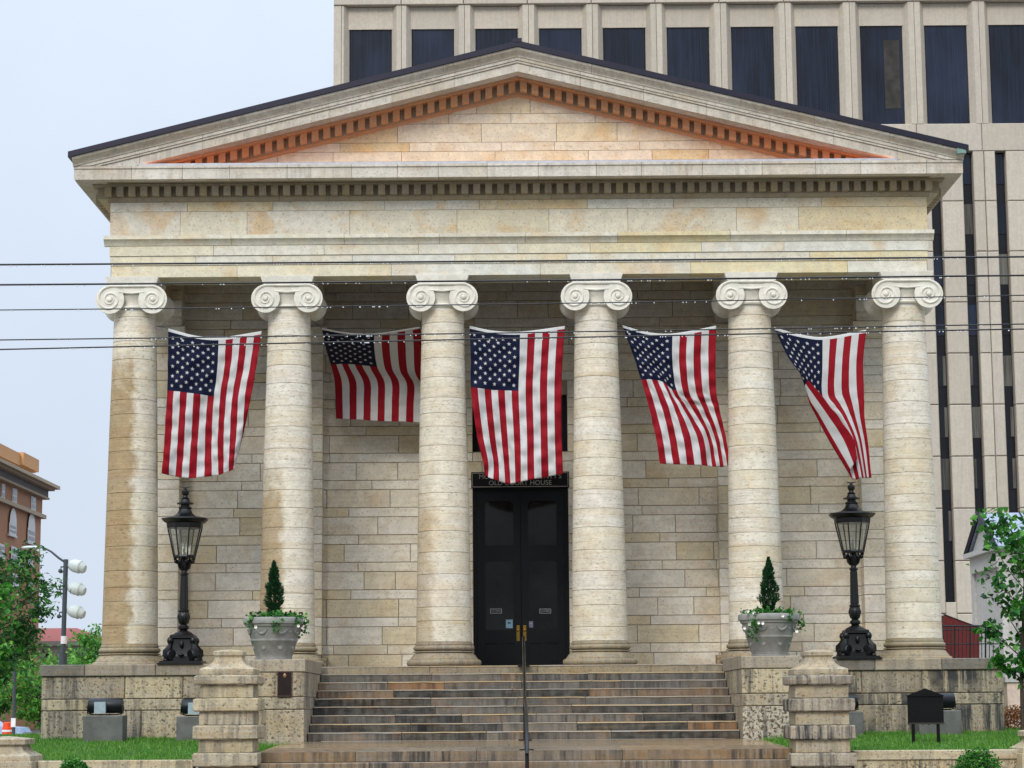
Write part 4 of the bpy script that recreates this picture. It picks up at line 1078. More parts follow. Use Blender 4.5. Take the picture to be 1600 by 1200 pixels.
planter('grey garlanded stone planter on the right cheek wall', 1203, 2, 'narrow dark green conifer growing in the right planter', 'trailing green plant with white flowers hanging over the right planter')

# ------------------------------------------------------------------ gateposts
def gatepost(label, cx_px, mats):
    Yf = -10.55; k_ = 3460 / (50 + Yf)
    c = at(cx_px, 1190, Yf); hwid = lambda px: px / 2 / k_
    zz = lambda py: at(cx_px, py, Yf).z
    th = thing('gatepost', label, 'gatepost', (c.x, Yf + 0.58, -2.47), 'banded stone gateposts'); off = (c.x, Yf + 0.58, -2.47)
    cy = Yf + hwid(101)
    def slab(w_, y0, y1, mat, name, bev=0.015, rot=0):
        h_ = hwid(w_); q = MB(); z0, z1 = zz(y0), zz(y1) if not isinstance(y1, tuple) else y1[0]
        r1 = random.Random(int(w_ * 10 + y0)); m_ = 9; per = []
        for sd_ in range(4):
            for k2 in range(m_):
                t = -1 + 2 * k2 / m_
                per.append([(t, -1), (1, t), (-t, 1), (-1, -t)][sd_])
        rings = [(z0, -bev * 1.3, .5), (z0 + bev, 0, 1), (z0 + (z1 - z0) * .5, .002, .6), (z1 - bev, 0, 1), (z1, -bev * 1.3, .5)]; np_ = len(per); vs = []
        for zr_, dr, am in rings:
            for (ux, uy) in per:
                e = r1.uniform(-.011, .004) * am
                vs.append((c.x + ux * (h_ + dr + e), cy + uy * (h_ + dr + e), zr_ + r1.uniform(-.006, .006) * (am < 1)))
        fs = [[i_*np_ + k2, i_*np_ + (k2+1) % np_, (i_+1)*np_ + (k2+1) % np_, (i_+1)*np_ + k2] for i_ in range(4) for k2 in range(np_)]
        fs += [list(range(np_))[::-1], list(range(4*np_, 5*np_))]
        q.add(vs, fs); return q.build(name, mat, th, off)
    mb, md = mats
    ys = [1177, 1155, 1133, 1111, 1091, 1069.5, 1055]
    slab(86, 1250, 1198, mb, 'stone_course')
    slab(101, 1198, 1177, md, 'band_course', 0.02); slab(84, 1177, 1155.5, mb, 'stone_course')
    slab(100.5, 1155.5, 1133.5, md, 'band_course', 0.02); slab(83, 1133.5, 1111.5, mb, 'stone_course')
    slab(100, 1111.5, 1091, md, 'band_course', 0.02); slab(82, 1091, 1069.5, mb, 'stone_course')
    slab(99, 1069.5, 1055, md, 'band_course', 0.02)
    q = MB(); s2 = math.sqrt(2)
    P = [(41.5, 1054.5), (42, 1052), (42, 1045.5), (40, 1044), (32, 1041), (27, 1037.5), (24, 1034), (21.5, 1029), (20.5, 1026), (21.5, 1024.5), (23, 1023), (23, 1017.5), (21.5, 1016.5), (8, 1014.2), (0.5, 1013.6)]
    q.lathe([(w_ / k_ * s2, zz(y)) for w_, y in P], (c.x, cy, 0), 4, rot=math.pi/4, smooth=False); q.build('cap', mb, th, off)
    return th
gatepost('banded buff stone gatepost left of the lower steps, ribs clean', 351, (M_post, M_post))
gatepost('banded stone gatepost right of the lower steps with black streaked ribs', 1288, (M_post, M_postd))
# low piers at the frame edges
def low_pier(label, x_px, ytop, Yf=-10.4):
    k_ = 3460 / (50 + Yf); c = at(x_px, 1180, Yf); zz = lambda py: at(x_px, py, Yf).z
    th = thing('low_pier', label, 'pier', (c.x, Yf + .5, -2.47), 'low piers at the ends of the kerb wall'); off = (c.x, Yf + .5, -2.47); s2 = math.sqrt(2)
    q = MB(); q.lathe([(h / k_ * s2, zz(ytop + d)) for h, d in ((50, 100), (50, 37), (48, 36), (47, 28), (40, 24), (33, 19), (30, 12), (30, 10), (36, 9.5), (36, 2), (34, 1), (5, -3))], (c.x, Yf + .5, 0), 4, rot=math.pi/4, smooth=False); q.build('cap_stone', M_post, th, off)
low_pier('low stone pier with a moulded cap at the left end of the kerb', 0, 1154)
low_pier('low stone pier just showing at the right end of the kerb', 1646, 1141)
# kerb walls
def kerb(label, x0, x1, zt):
    L_ = ((x0+x1)/2, -9.9, -2.47); th = thing('kerb_wall', label, 'kerb', L_)
    q = MB(); q.box(x0 + .01, x1 - .01, -10.02, -9.7, -2.6, zt - .17); q.build('footing', M_pl, th, L_)
    xs = splits(x0, x1, 1.4, 2.4)
    for a, b_ in zip(xs[:-1], xs[1:]):
        q = MB(); q.bbox(a + .004, b_ - .004, -10.06, -9.68, zt - .165, zt, .012); q.build('kerb_stone', M_post, th, L_)
kerb('low stone kerb along the front of the left lawn', -14, -5.9, -1.79)
kerb('low stone kerb along the front of the right lawn', 5.85, 14, -1.715)

# ------------------------------------------------------------------ floodlights, notice board, plaque
def flood(label, px0, px1, py0, py1, Y, grp, lit_label, full=True):
    a, b_ = at(px0, py1, Y), at(px1, py0, Y); cx_ = (a.x+b_.x)/2
    bl = thing('concrete_block', label, 'block', (cx_, Y, a.z - .1), grp)
    q = MB(); hw = (b_.x-a.x)/2; q.bbox(-hw, hw, 0, .55, -.1, b_.z - a.z + .1, .015); q.build('footing', M_conc, bl)
    fl = thing('floodlight', lit_label, 'floodlight', (cx_, Y + .27, b_.z), 'floodlights in front of the plinth')
    w_ = min(.36, hw * .95)
    q = MB(); q.lathe([(.02, -w_), (.15, -w_), (.165, -w_ + .03), (.165, w_ - .03), (.15, w_), (.02, w_)], (0, 0.02, .21), 14, 'X'); q.box(-w_ + .02, w_ - .02, .05, .2, .10, .34); q.build('housing', M_fl, fl)
    q = MB(); q.box(-w_ + .04, w_ - .04, .2, .212, .12, .33); q.build('lens', M_lens, fl)
    q = MB(); q.box(-.2, .04, -.22, -.13, .05, .29); q.build('junction_box', M_grey, fl)
    q = MB(); q.tube([(-w_ - .02, 0, .21), (-w_ - .02, 0, .05), (-w_ + .1, -.02, .02), (w_ - .1, -.02, .02), (w_ + .02, 0, .05), (w_ + .02, 0, .21)], .014, 6); q.build('bracket', M_iron, fl)
flood('grey concrete block on the left lawn under the leftmost floodlight', 129, 192, 1118, 1160, -2.6, 'concrete lamp blocks', 'black floodlight with a grey box on the leftmost concrete block')
flood('grey concrete block mostly behind the left gatepost', 275, 340, 1119, 1160, -2.6, 'concrete lamp blocks', 'black floodlight with a grey box half behind the left gatepost')
flood('grey concrete block on the right lawn behind the black notice board', 1437, 1502, 1110, 1148, -2.6, 'concrete lamp blocks', 'black floodlight with a grey box behind the black notice board')
flood('grey concrete block mostly behind the right gatepost', 1284, 1349, 1112, 1150, -2.6, 'concrete lamp blocks', 'black floodlight mostly behind the right gatepost')
Yn = -6.6; a, b_ = at(1421, 1160, Yn), at(1473, 1075, Yn); k_ = (b_.x - a.x) / 52; cx_ = (a.x+b_.x)/2
nb_ = thing('notice_board', 'black two legged notice board with a gabled top on the right lawn', 'notice board', (cx_, Yn, a.z)); off = (cx_, Yn, a.z)
zz = lambda py: at(1447, py, Yn).z
q = MB(); q.prism([(a.x, zz(1131)), (b_.x, zz(1131)), (b_.x, zz(1086)), (cx_, zz(1075.5)), (a.x, zz(1086))], Yn, Yn + .09); q.build('panel', M_blk, nb_, off)
q = MB(); q.box(a.x - .01, b_.x + .01, Yn - .02, Yn + .11, zz(1088), zz(1086)); q.build('trim', M_blk, nb_, off); q = MB(); q.box(a.x - .01, b_.x + .01, Yn - .012, Yn + .10, zz(1131.5), zz(1129)); q.build('trim', plain('worn_board_trim', '2a2420', .6), nb_, off)
for px in (1427.5, 1466.5):
    x = at(px, 1140, Yn).x; q = MB(); q.box(x - .028, x + .028, Yn + .01, Yn + .07, zz(1168), zz(1131)); q.build('leg', M_blk, nb_, off)
for px in (1432.5, 1441.5, 1451.5, 1461):
    x = at(px, 1131, Yn).x; q = MB(); q.ball((x, Yn + .03, zz(1131.5)), .022, .022, .022, 8, 6); q.build('bolt', M_metal, nb_, off)
a, b_ = at(433.5, 1088.5, -5.06), at(456.5, 1049, -5.06); L_ = Vector(((a.x+b_.x)/2, -5.06, a.z))
pq = thing('plaque', 'dark bronze plaque with a small portrait on the left cheek wall', 'plaque', L_); hw, hh = (b_.x-a.x)/2, b_.z-a.z
q = MB(); q.box(-hw, hw, -.025, .02, 0, hh); q.build('plate', M_bronze, pq)
q = MB()
for (x0, x1, z0, z1) in ((-hw, hw, 0, .02), (-hw, hw, hh-.02, hh), (-hw, -hw+.018, .02, hh-.02), (hw-.018, hw, .02, hh-.02)): q.box(x0, x1, -.04, -.0255, z0, z1)
q.build('rim', plain('worn_bronze', '4a3a36', .4, .5), pq)
q = MB(); q.ball((0, -.026, hh - .085), .038, .018, .05, 12, 8); q.build('portrait', M_bronzel, pq)
# chain of light lichen left to the material

# ------------------------------------------------------------------ overhead wires
WY = -22.0
for (yl, yr, th_, lab, ym) in ((413.5, 401, .0125, 'topmost thick black cable crossing in front of the architrave', 408), (445, 430, .0125, 'second thick black cable crossing over the capitals', 438.5), (484.5, 460.5, .0075, 'thin grey wire crossing under the volutes', 475), (531.5, 505.5, .0085, 'upper of the two close wires crossing the flag tops', 520), (547, 513.5, .0095, 'lowest black wire crossing the flags', 529)):
    a, b_ = at(-60, yl + .4, WY), at(1660, yr - .4, WY); mid = at(800, ym, WY)
    L_ = mid; wr_ = thing('overhead_wire', lab, 'wire', L_, 'wires strung across the street')
    pts = []
    for t in np.linspace(-0.6, 1.6, 60):
        p = a.lerp(b_, t); s_ = (mid.z - (a.z + b_.z)/2); p.z += s_ * (1 - (2*t - 1)**2); pts.append(p - L_)
    q = MB(); q.tube(pts, th_, 8); q.build('cable', M_wire, wr_)
    q = MB(); rr = random.Random(int(yl)); 
    for _ in range(95):
        t = rr.random(); t = t if rr.random() < .5 else (0.1 + 0.25 * rr.randrange(4) + rr.gauss(0, .03)); p = a.lerp(b_, t); p.z += (mid.z - (a.z + b_.z)/2) * (1 - (2*t-1)**2)
        p -= L_; q.ball((p.x, p.y, p.z - th_ - .006), .0075, .0075, .009, 6, 5)
    o = q.build('water_drops', M_drop, wr_); o['kind'] = 'stuff'

# ------------------------------------------------------------------ office tower behind
TY = 95.0; D_ = TY + 50; kt = D_ / CF
TX = lambda px: at(px, 600, TY).x
tl = at(521, 60, TY).x; tr_ = tl + 100 * kt * 15
TW = thing('office_tower', 'tall pale concrete office tower with dark strip windows rising behind the courthouse', 'office tower', (tl + 20, TY + 10, -2.6)); off = (tl + 20, TY + 10, -2.6)
zW1, zW0 = at(1000, 40, TY).z, at(1000, 196.5, TY).z
zTop = zW1 + 30
P_ = 100.4 * kt; W_ = 68 * kt; x0w = at(551, 60, TY).x - P_ * 0
wx = [at(543.5, 60, TY).x + P_ * i for i in range(11)]
w0s = [at(px, 60, TY).x for px in (545.5, 643, 743, 843, 943, 1043, 1144, 1245, 1346, 1447, 1548)]
q = MB(); q.box(tl, tl + 1.2 * P_ * 10 + 20, TY + .9, TY + 40, -2.6, zTop); q.build('core', M_twj, TW, off)
zband = at(1480, 236, TY).z; zbot = at(1490, 941, TY).z
win_list = [(w, w + W_) for w in w0s] + [(w0s[-1] + P_ * k2, w0s[-1] + P_ * k2 + W_) for k2 in (1, 2)]
XE = win_list[-1][1] + 2
# band above the windows and parapet panels
xs = [tl] + [b_ + (P_ - W_)/2 for a, b_ in win_list]
for a, b_ in zip(xs[:-1], xs[1:]):
    q = MB(); q.bbox(a + .02, b_ - .02, TY - .1, TY + .95, at(1000, 5, TY).z, zTop, .04); q.build('panel', M_tw, TW, off)
zH = at(1000, 5, TY).z - .03
# windows and piers
prev = tl
for a, b_ in win_list:
    q = MB(); q.box(a + .05, b_ - .05, TY + .55, TY + .65, zW0, zW1); wn = q.build('window', M_twg, TW, off)
    q = MB(); q.box(a - .3, b_ + .3, TY + .42, TY + .9, zW1, zH - .01); q.build('header', M_tw, TW, off)
    mid = (prev + a)/2
    for u, v in ((prev, mid), (mid, a)):
        q = MB()
        ch = .35                                           # splayed reveals towards the glass
        e0 = ch if u == prev and prev > tl else 0; e1 = ch if v == a else 0
        q.add([(u + .015 + e0*0, TY + (.5 if e0 else 0), zW0), (u + .015 + e0, TY, zW0), (v - .015 - e1, TY, zW0), (v - .015, TY + (.5 if e1 else 0), zW0), (v - .015, TY + .95, zW0), (u + .015, TY + .95, zW0),
               (u + .015, TY + (.5 if e0 else 0), zH), (u + .015 + e0, TY, zH), (v - .015 - e1, TY, zH), (v - .015, TY + (.5 if e1 else 0), zH), (v - .015, TY + .95, zH), (u + .015, TY + .95, zH)],
              [[0,1,7,6],[1,2,8,7],[2,3,9,8],[3,4,10,9],[4,5,11,10],[5,0,6,11],[6,7,8,9,10,11],[5,4,3,2,1,0]])
        q.build('pier', M_tw, TW, off)
    prev = b_
ca, cb = win_list[8]
q = MB(); q.box(ca + W_ * .55, cb - W_ * .08, TY + .52, TY + .545, zW0 + 1.2, zW1 - 1.0); q.build('curtain', plain('window_curtain', '2c2824', .7, 0, .6, 1.5), TW, off)
# spandrel under the windows
xs = [tl] + [b_ + (P_ - W_)/2 for a, b_ in win_list]
for a, b_ in zip(xs[:-1], xs[1:]):
    q = MB(); q.bbox(a + .015, b_ - .015, TY, TY + .95, zband + .01, zW0 - .01, .04); q.build('panel', M_tw, TW, off)
# slot windows: one at each end of every upper window
SW = 16.5 * kt
slots = []
for a, b_ in win_list: slots += [(a, a + SW), (b_ - SW, b_)]
FH = 82.0 * kt
zf = [zband]
while zf[-1] - FH > zbot - 1: zf.append(zf[-1] - FH)
zf.append(-2.6)
prev = tl
for si, (a, b_) in enumerate(slots):
    vis = a > TX(1395)
    q = MB(); q.box(a + .03, b_ - .03, TY + .62, TY + .68, zbot, zband); sl_ = q.build('slot_window', M_twg2, TW, off)
    if vis:
        z = zband - .1; kk = 0
        while z - FH > zbot:
            q = MB(); q.box(a + .05, b_ - .05, TY + .55, TY + .60, z - FH * .60, z); q.build('pane', [M_twg, M_twg3, M_twg, M_twg, M_twg2][(kk * 3 + si * 2) % 5] if kk < 4 else (M_twg3 if (kk + si) % 4 == 0 else M_twg2), sl_, off)
            if kk > 3 and (kk + si) % 3: q = MB(); xo = a + (.06 if si % 2 else SW * .62); q.box(xo, xo + SW * .3, TY + .50, TY + .53, z - FH * .58, z - .02); q.build('blind', M_twg3, sl_, off)
            z -= FH; kk += 1
    for z1, z0 in zip(zf[:-1], zf[1:]):
        if vis:
            w2 = a - prev; n2 = 2 if si % 2 == 0 else 1
            for kx in range(n2):
                q = MB(); q.bbox(prev + w2 * kx / n2 + .02, prev + w2 * (kx+1) / n2 - .02, TY, TY + .95, z0 + .02, z1 - .02, .05); q.build('panel', M_tw, TW, off)
    if not vis:
        q = MB(); q.bbox(prev + .02, a - .02, TY, TY + .95, -2.6, zband - .02, .05); q.build('pier', M_tw, TW, off)
    q = MB(); q.bbox(a + .0, b_ - .0, TY + .004, TY + .95, -2.6, zbot, .04); q.build('panel', M_tw, TW, off)
    prev = b_

# ------------------------------------------------------------------ small temple-like building at right
gx = 18.9; yn, yf_ = 38.0, 43.4; ez = at(1540, 850, 38).z; rz_ = at(1516, 801.5, 40.7).z
SB = thing('small_pavilion', 'small white gabled building with a grey metal roof behind the right tree', 'building', (gx + 5, 40, -2.5)); off = (gx + 5, 40, -2.5)
ym = (yn + yf_)/2
q = MB(); q.box(gx + .3, gx + 14, yn + .3, yf_ - .3, -2.5, ez - .9); q.build('wall', M_lime, SB, off)
q = MB(); q.box(gx + .12, gx + 14.1, yn + .12, yf_ - .12, ez - .9, ez - .25); q.box(gx - .1, gx + 14.2, yn - .1, yf_ + .1, ez - .25, ez - .05); q.build('entablature', M_lime, SB, off)
q = MB(); q.add([(gx + .2, yn + .2, ez - .05), (gx + .2, yf_ - .2, ez - .05), (gx + .2, ym, rz_ - .25), (gx + .5, yn + .2, ez - .05), (gx + .5, yf_ - .2, ez - .05), (gx + .5, ym, rz_ - .25)], [[0,2,1],[3,4,5],[0,1,4,3],[1,2,5,4],[2,0,3,5]]); q.build('gable', M_lime, SB, off)
q = MB()
for (ya, za, yb, zb) in ((yn - .2, ez - .08, ym, rz_), (yf_ + .2, ez - .08, ym, rz_)):
    q.add([(gx + .08, ya, za), (gx + 14.3, ya, za), (gx + 14.3, yb, zb), (gx + .08, yb, zb), (gx + .08, ya, za - .12), (gx + 14.3, ya, za - .12), (gx + 14.3, yb, zb - .12), (gx + .08, yb, zb - .12)], [[0,1,2,3],[4,7,6,5],[0,4,5,1],[3,2,6,7],[0,3,7,4],[1,5,6,2]])
rf = q.build('roof', M_sroof, SB, off)
for (ya, za) in ((yn - .25, ez - .1), (yf_ + .25, ez - .1)):
    q = MB(); q.tube([(gx + .02, ya, za), (gx + .02, ym, rz_)], .11, 4); q.build('verge', M_roofm, rf, off)
for k2 in range(16):
    x = gx - .1 + k2 * .9; q = MB(); q.tube([(x, yn - .2, ez - .06), (x, ym, rz_ + .03)], .035, 4); q.build('seam', M_roofm, rf, off)
for x in (gx + .55, gx + 3.4, gx + 6.4, gx + 9.4):
    q = MB(); q.lathe([(.42, -2.4), (.42, -2.1), (.36, -2.05), (.31, ez - 1.3), (.40, ez - 1.1), (.40, ez - .9)], (x, yn + .1, 0), 16); q.build('column', M_lime, SB, off)
for y in (yn + .1, yf_ - .1):
    q = MB(); q.box(gx + .2, gx + .6, y - .3, y + .3, -2.4, ez - .9); q.build('pilaster', M_lime, SB, off)
# red awning and railing
ay = 26.0; A = lambda px, py: at(px, py, ay)
aw = thing('awning', 'dark red awning beside the right end column', 'awning', (A(1500, 1000).x, ay, -1.5)); off = (A(1500, 1000).x, ay, -1.5)
q = MB(); pts = [A(1470, 1040), A(1530, 1040), A(1531, 981), A(1500, 970), A(1476, 961)]
q.prism([(p.x, p.z) for p in pts], ay, ay + 1.6); q.build('canopy', M_awn, aw, off)
q = MB(); q.tube([A(1470, 958), A(1500, 969.5), A(1533, 981.5)], .022, 6); q.build('frame', M_iron, aw, off)
ry = 20.0; B = lambda px, py: at(px, py, ry)
rl = thing('iron_railing', 'black iron railing in front of the red awning', 'railing', (B(1500, 1030).x, ry, -1.5)); off = (B(1500, 1030).x, ry, -1.5)
for py, r_ in ((978, .03), (984, .022), (1006, .02)):
    q = MB(); q.tube([B(1466, py), B(1560, py)], r_, 6); q.build('rail', M_iron, rl, off)
for i in range(15):
    px = 1468 + i * 6; q = MB(); q.tube([B(px, 1050), B(px, 979)], .03 if i % 4 == 0 else .014, 5); q.build('baluster', M_iron, rl, off)
# planter shrub & wall right of plinth
wy = 4.0; a = at(1569, 1120, wy)
wl = thing('garden_wall', 'pale pinkish low wall beyond the right end of the plinth', 'wall', (a.x + 3, wy, -1.6))
q = MB(); q.box(-2.9, 6, 0, .4, -.4, at(1580, 1066, wy).z + 1.6); q.build('face', M_wallp, wl)
q = MB(); q.box(-2.95, 6.05, -.05, .45, at(1580, 1066, wy).z + 1.601, at(1580, 1066, wy).z + 1.72); q.build('coping', M_lime, wl)
rb = at(1588, 1140, 2.0); rs = thing('dry_shrub', 'low rust coloured shrub at the foot of the pale wall', 'shrub', (rb.x, 2.0, -1.5))
rr = random.Random(5); pts = []
for _ in range(2500):
    d = Vector((rr.gauss(0,1), rr.gauss(0,1), abs(rr.gauss(0,1)))).normalized(); pts.append((d.x*.85*rr.uniform(.6,1), d.y*.6*rr.uniform(.6,1), d.z*.55*rr.uniform(.5,1)))
leafcloud(pts, .07, rr).build('foliage', M_rust, rs)

# ------------------------------------------------------------------ trees and shrubs
b0 = at(1598, 1150, -5.2)
treething('sapling', 'young tree with large fresh green leaves on the right lawn', 'tree', (b0.x, -5.2, lawn_z(9, -5.2)), 11, 4.75, 1.8, M_leafR, .16, 1700, .05, first=.20, nb=6, levels=3, upness=1.25, blob=.24, asp=.75, lean=(.2, 0))
b0 = at(-22, 1150, -4.5)
treething('sapling', 'young bright green tree at the left edge in front of the lawn', 'tree', (b0.x, -4.5, lawn_z(-9, -4.5)), 12, 3.7, 1.0, M_leafS, .15, 900, .05, first=.3, nb=5, levels=3, upness=1.0, blob=.26, asp=.72)
b0 = at(-40, 1140, 14)
treething('shade_tree', 'dark green feathery tree in front of the brick building at the left edge', 'tree', (b0.x, 14, -2.4), 13, 6.5, 3.3, M_leafL, .2, 9500, .16, first=.25, nb=8, levels=3, upness=.3, blob=.20, asp=.4)
for i, (px, Y, h_, sp, sd_, lab) in enumerate(((128, 42, 3.4, 2.4, 14, 'light green round tree just left of the end column beyond the plinth'), (62, 36, 3.0, 3.0, 15, 'light green tree left of the light pole beyond the plinth'), (152, 55, 5.4, 2.0, 16, 'light green tree peeping out beside the base of the end column'))):
    b0 = at(px, 1130, Y); treething('street_tree', lab, 'tree', (b0.x, Y, -2.4), sd_, h_, sp, M_leafM, .2, 4500, .12, first=.3, nb=6, levels=3, group='street trees beyond the plinth', upness=.5, blob=.3)
def bush(label, px, py, r_, Y, seed):
    p = at(px, py, Y); rr = random.Random(seed); th = thing('boxwood_bush', label, 'bush', (p.x, Y, -2.47), 'clipped bushes by the pavement')
    zc = p.z + 2.47 - r_
    q = MB(); q.tube([(0,0,0), (0,0,zc)], .04, 6); q.build('stem', M_bark, th)
    pts = []
    for _ in range(3600):
        d = Vector((rr.gauss(0,1), rr.gauss(0,1), rr.gauss(0,1))).normalized(); k2 = r_ * rr.uniform(.55, 1.04) * (0.93 + .09 * math.sin(d.x*7+seed) * math.sin(d.z*6 + d.y*5)); pts.append((d.x*k2, d.y*k2, zc + d.z*k2))
    leafcloud(pts, .055, rr, asp=.7).build('foliage', M_box, th)
bush('round clipped bush at the bottom edge under the notice board', 1527, 1166, .40, -12.5, 21)
bush('small clipped bush at the bottom edge below the left floodlight', 116, 1184, .27, -12.5, 22)

# ------------------------------------------------------------------ light pole with three floodlight heads
PY = 20.0; Pp = lambda px, py: at(px, py, PY)
b0 = Pp(99, 1120); LP = thing('light_pole', 'tall dark pole with three pale lamp heads and a curved street light arm', 'light pole', (b0.x, PY, -2.4)); off = (b0.x, PY, -2.4)
q = MB(); q.tube([(Pp(97.5, 1150).x, PY, -2.4), Pp(98.5, 1020)], .13, 10); q.tube([Pp(98.5, 1020), Pp(103, 874)], .075, 10); q.build('pole', M_pole, LP, off)
q = MB(); q.tube([Pp(99.8, 1006), Pp(100.2, 994)], .10, 10); q.build('band', M_wfr, LP, off)
for py, pc_ in ((885, 120.5), (920, 120), (956, 119)):
    px = 102.6 - (py - 875) * .031
    c = Pp(pc_, py); hd = MB()
    hd.ball((-.02, 0, 0), .30, .2, .205, 18, 12)
    hd.lathe([(.19, .05), (.215, .07), (.215, .10), (.19, .13)], (0,0,0), 18, 'X'); hd.lathe([(.04, .16), (.17, .20), (.12, .285), (.02, .31)], (0,0,-.02), 16, 'X')
    hd.xform(Matrix.Translation(c) @ Matrix.Rotation(R(14), 4, 'Y') @ Matrix.Rotation(R(-12), 4, 'Z'))
    h_ = hd.build('lamp_head', M_lamp, LP, off)
    q = MB(); q.tube([Pp(px, py + 4), c + Vector((-.3, 0, .08))], .03, 6); q.tube([Pp(px, py + 7), Pp(px - 7, py + 8), Pp(px - 7, py + 1), Pp(px, py)], .03, 6); q.ball(Pp(px - 8, py + 7), .07); q.build('mount', M_pole, h_, off)
q = MB(); q.tube([Pp(102.5, 879), Pp(92, 872), Pp(80, 862), Pp(70, 856.5), Pp(60, 855)], [.04, .04, .035, .03, .03], 6); q.build('arm', M_pole, LP, off)
hp = Pp(49, 855.5); q = MB(); q.ball((hp.x, hp.y, hp.z), .32, .12, .06, 14, 8); q.ball((hp.x + .22, hp.y, hp.z - .1), .06, .06, .06, 8, 6); q.build('street_light', M_lamp, LP, off)

# ------------------------------------------------------------------ brick building, far left
BX = -42.0; A = lambda px, py: atX(px, py, BX)
far = A(62, 900).y; near = A(-60, 900).y
BB = thing('brick_building', 'red brick office block with a deep grey cornice at the left edge', 'building', (BX - 8, (far+near)/2, -2.6)); off = (BX - 8, (far+near)/2, -2.6)
zc = lambda px, py: A(px, py).z
q = MB(); q.box(BX - 16, BX, near, far, -2.6, zc(62, 795)); q.build('wall', M_brick, BB, off)
q = MB(); q.box(BX - 15, BX - .5, near + 2, far - .4, zc(62, 738), zc(65, 721)); q.box(BX - 15, BX - .2, A(40, 730).y, far - .4, zc(62, 737), zc(65, 719)); q.build('attic', M_terra, BB, off)
q = MB(); zA = zc(62, 778); zB = zc(66, 762)
q.box(BX - 16, BX + .5, near, far + .5, zc(62, 776), zc(62, 765)); q.build('frieze_band', M_gst, BB, off)
q = MB(); q.box(BX - 16, BX + 1.4, near, far + 1.2, zc(62, 762), zc(62, 757)); q.box(BX - 16, BX + 1.0, near, far + .8, zc(62, 765), zc(62, 762.01)); q.build('cornice', M_lst, BB, off)
q = MB(); q.box(BX - 16, BX + .6, near, far + .6, zc(62, 779), zc(62, 776.01)); q.box(BX - 16, BX + .4, near, far + .4, zc(60, 809), zc(60, 803)); q.build('string_course', M_lst, BB, off)
q = MB(); q.box(BX - 15.9, BX + .08, near, far + .05, zc(60, 803.01), zc(62, 779.01)); q.build('upper_wall', M_brick, BB, off)
def bwin(px0, px1, py0, py1, arch=False):
    a, b_ = A(px0, (py0+py1)/2), A(px1, (py0+py1)/2); c = A((px0+px1)/2, py1); d = A((px0+px1)/2, py0)
    y0, y1, z0, z1 = a.y, b_.y, c.z, d.z
    q = MB(); q.box(BX + .05, BX + .20, y0 - .2, y1 + .2, z0 - .15, z0); q.box(BX + .1, BX + .16, y0, y1, z0, z1)
    if arch:
        ymid = (y0+y1)/2; pts = [(ymid + (y1-y0)/2*math.cos(R(t)), z1 + (y1-y0)/2*math.sin(R(t))) for t in range(0, 181, 20)]
        n = len(pts); q.add([(BX + .16, y, z) for y, z in pts], [list(range(n))])
    w_ = q.build('window', M_wfr, BB, off)
    q = MB(); zm = (z0+z1)/2
    q.box(BX + .165, BX + .18, y0 + .25, y1 - .2, z0 + .2, zm - .1); q.box(BX + .165, BX + .18, y0 + .25, y1 - .2, zm + .1, z1 - .2); q.build('pane', M_pane, w_, off)
bwin(17, 24, 763, 786); bwin(46, 53.5, 776, 798); bwin(0, 5, 756, 780); bwin(41, 52, 826, 848, True); bwin(12, 23, 818, 836, True)
bwin(15, 28, 855, 880); bwin(42, 49, 866, 883); bwin(15, 28, 897, 915); bwin(42, 49, 905, 925); bwin(-4, 4, 850, 870)
# pale building with red roof
WY2 = 150.0; A2 = lambda px, py: at(px, py, WY2)
WB = thing('pale_building', 'low white stone building with a red hipped roof behind the light pole', 'building', (A2(90, 1100).x, WY2 + 6, -2.6)); off = (A2(90, 1100).x, WY2 + 6, -2.6)
x0, x1 = A2(-60, 1000).x, A2(141, 1000).x; ze = A2(100, 1002).z
q = MB(); q.box(x0, x1, WY2, WY2 + 14, -2.6, ze - 1.0); q.build('wall', M_lime, WB, off)
q = MB(); q.box(x0 - .3, x1 + .3, WY2 - .3, WY2 + 14.3, ze - 1.0, ze - .4); q.box(x0 - .7, x1 + .7, WY2 - .7, WY2 + 14.7, ze - .4, ze); q.build('cornice', M_lime, WB, off)
zr = A2(100, 977).z; q = MB(); q.add([(x0 - .6, WY2 - .6, ze + .002), (x1 + .6, WY2 - .6, ze + .002), (x1 + .6, WY2 + 14.6, ze + .002), (x0 - .6, WY2 + 14.6, ze + .002), (x0 + 3, WY2 + 7, zr), (x1 - 2.6, WY2 + 7, zr)], [[0,1,5,4],[1,2,5],[2,3,4,5],[3,0,4]]); q.build('roof', M_redroof, WB, off)
for px in (20, 50, 62, 84, 106, 128):
    x = A2(px, 1100).x; q = MB(); q.box(x - .45, x + .45, WY2 - .25, WY2, -2.6, ze - 1.0); q.build('pilaster', M_lime, WB, off)
for px in (36, 73, 95, 117):
    for (pa, pb) in ((1012, 1026), (1100, 1140)):
        a, b_ = A2(px - 4, pb), A2(px + 4, pa); q = MB(); q.box(a.x, b_.x, WY2 - .06, WY2 - .003, a.z, b_.z); q.build('window', M_pane, WB, off)
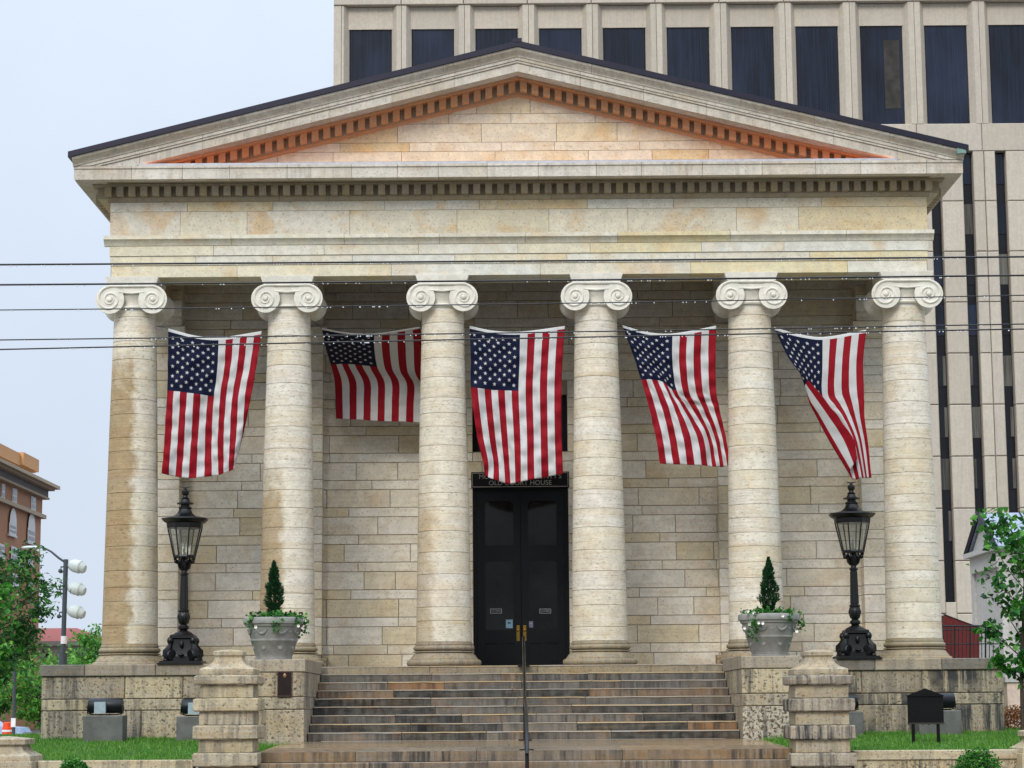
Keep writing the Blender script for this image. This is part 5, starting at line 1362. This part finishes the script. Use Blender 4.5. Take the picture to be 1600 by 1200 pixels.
# street sign on a pole, parked car, barrel
sp = at(21.5, 1140, 30); SG = thing('street_sign', 'small white sign on a dark pole at the left edge by the street', 'sign', (sp.x, 30, -2.5)); off = (sp.x, 30, -2.5)
q = MB(); q.tube([(sp.x, 30, -2.5), at(23, 1040, 30)], .06, 8); q.build('pole', M_pole, SG, off)
a, b_ = at(17, 1136, 29.9), at(24.5, 1122, 29.9); q = MB(); q.box(a.x, b_.x, 29.88, 29.92, a.z, b_.z); q.build('panel', M_wfr, SG, off)
cp = at(-14, 1130, 45); CA = thing('parked_car', 'pale blue car parked at the left edge beyond the lawn', 'car', (cp.x - .6, 45, -2.6))
q = MB(); q.prism([(-2.1, .35), (2.1, .35), (2.15, .75), (2.0, .95), (1.1, 1.02), (.45, 1.45), (-.9, 1.48), (-1.7, 1.05), (-2.1, .95)], -.85, .85); q.build('body', M_carb, CA)
q = MB(); q.prism([(.95, 1.04), (.42, 1.40), (-.85, 1.42), (-1.5, 1.05)], -.865, .865); q.build('window', M_pane, CA)
for x in (-1.3, 1.3):
    for y in (-.78, .78):
        q = MB(); q.lathe([(.05, -.1), (.3, -.1), (.33, -.07), (.33, .07), (.3, .1), (.05, .1)], (x, y, .33), 18, 'Y'); wh = q.build('wheel', M_tyre, CA)
        q = MB(); q.lathe([(.02, -.115), (.19, -.11), (.19, .11), (.02, .115)], (x, y, .33), 14, 'Y'); q.build('rim', M_grey, wh)
q = MB(); q.box(2.10, 2.18, -.75, -.45, .62, .78); q.build('headlight', M_white, CA); q = MB(); q.box(2.10, 2.18, .45, .75, .62, .78); q.build('headlight', M_white, CA)
bp = at(11.5, 1143, 40); BR = thing('traffic_barrel', 'orange traffic barrel beside the pale blue car', 'barrel', (bp.x, 40, at(11, 1149, 40).z))
q = MB(); q.lathe([(.26, -.3), (.26, .02), (.22, .05), (.21, .3), (.19, .31), (.18, .5), (.1, .52)], n=16); q.build('drum', M_org, BR)
q = MB(); q.lathe([(.222, .14), (.217, .22)], n=16, caps=False); q.build('band', M_wfr, BR)
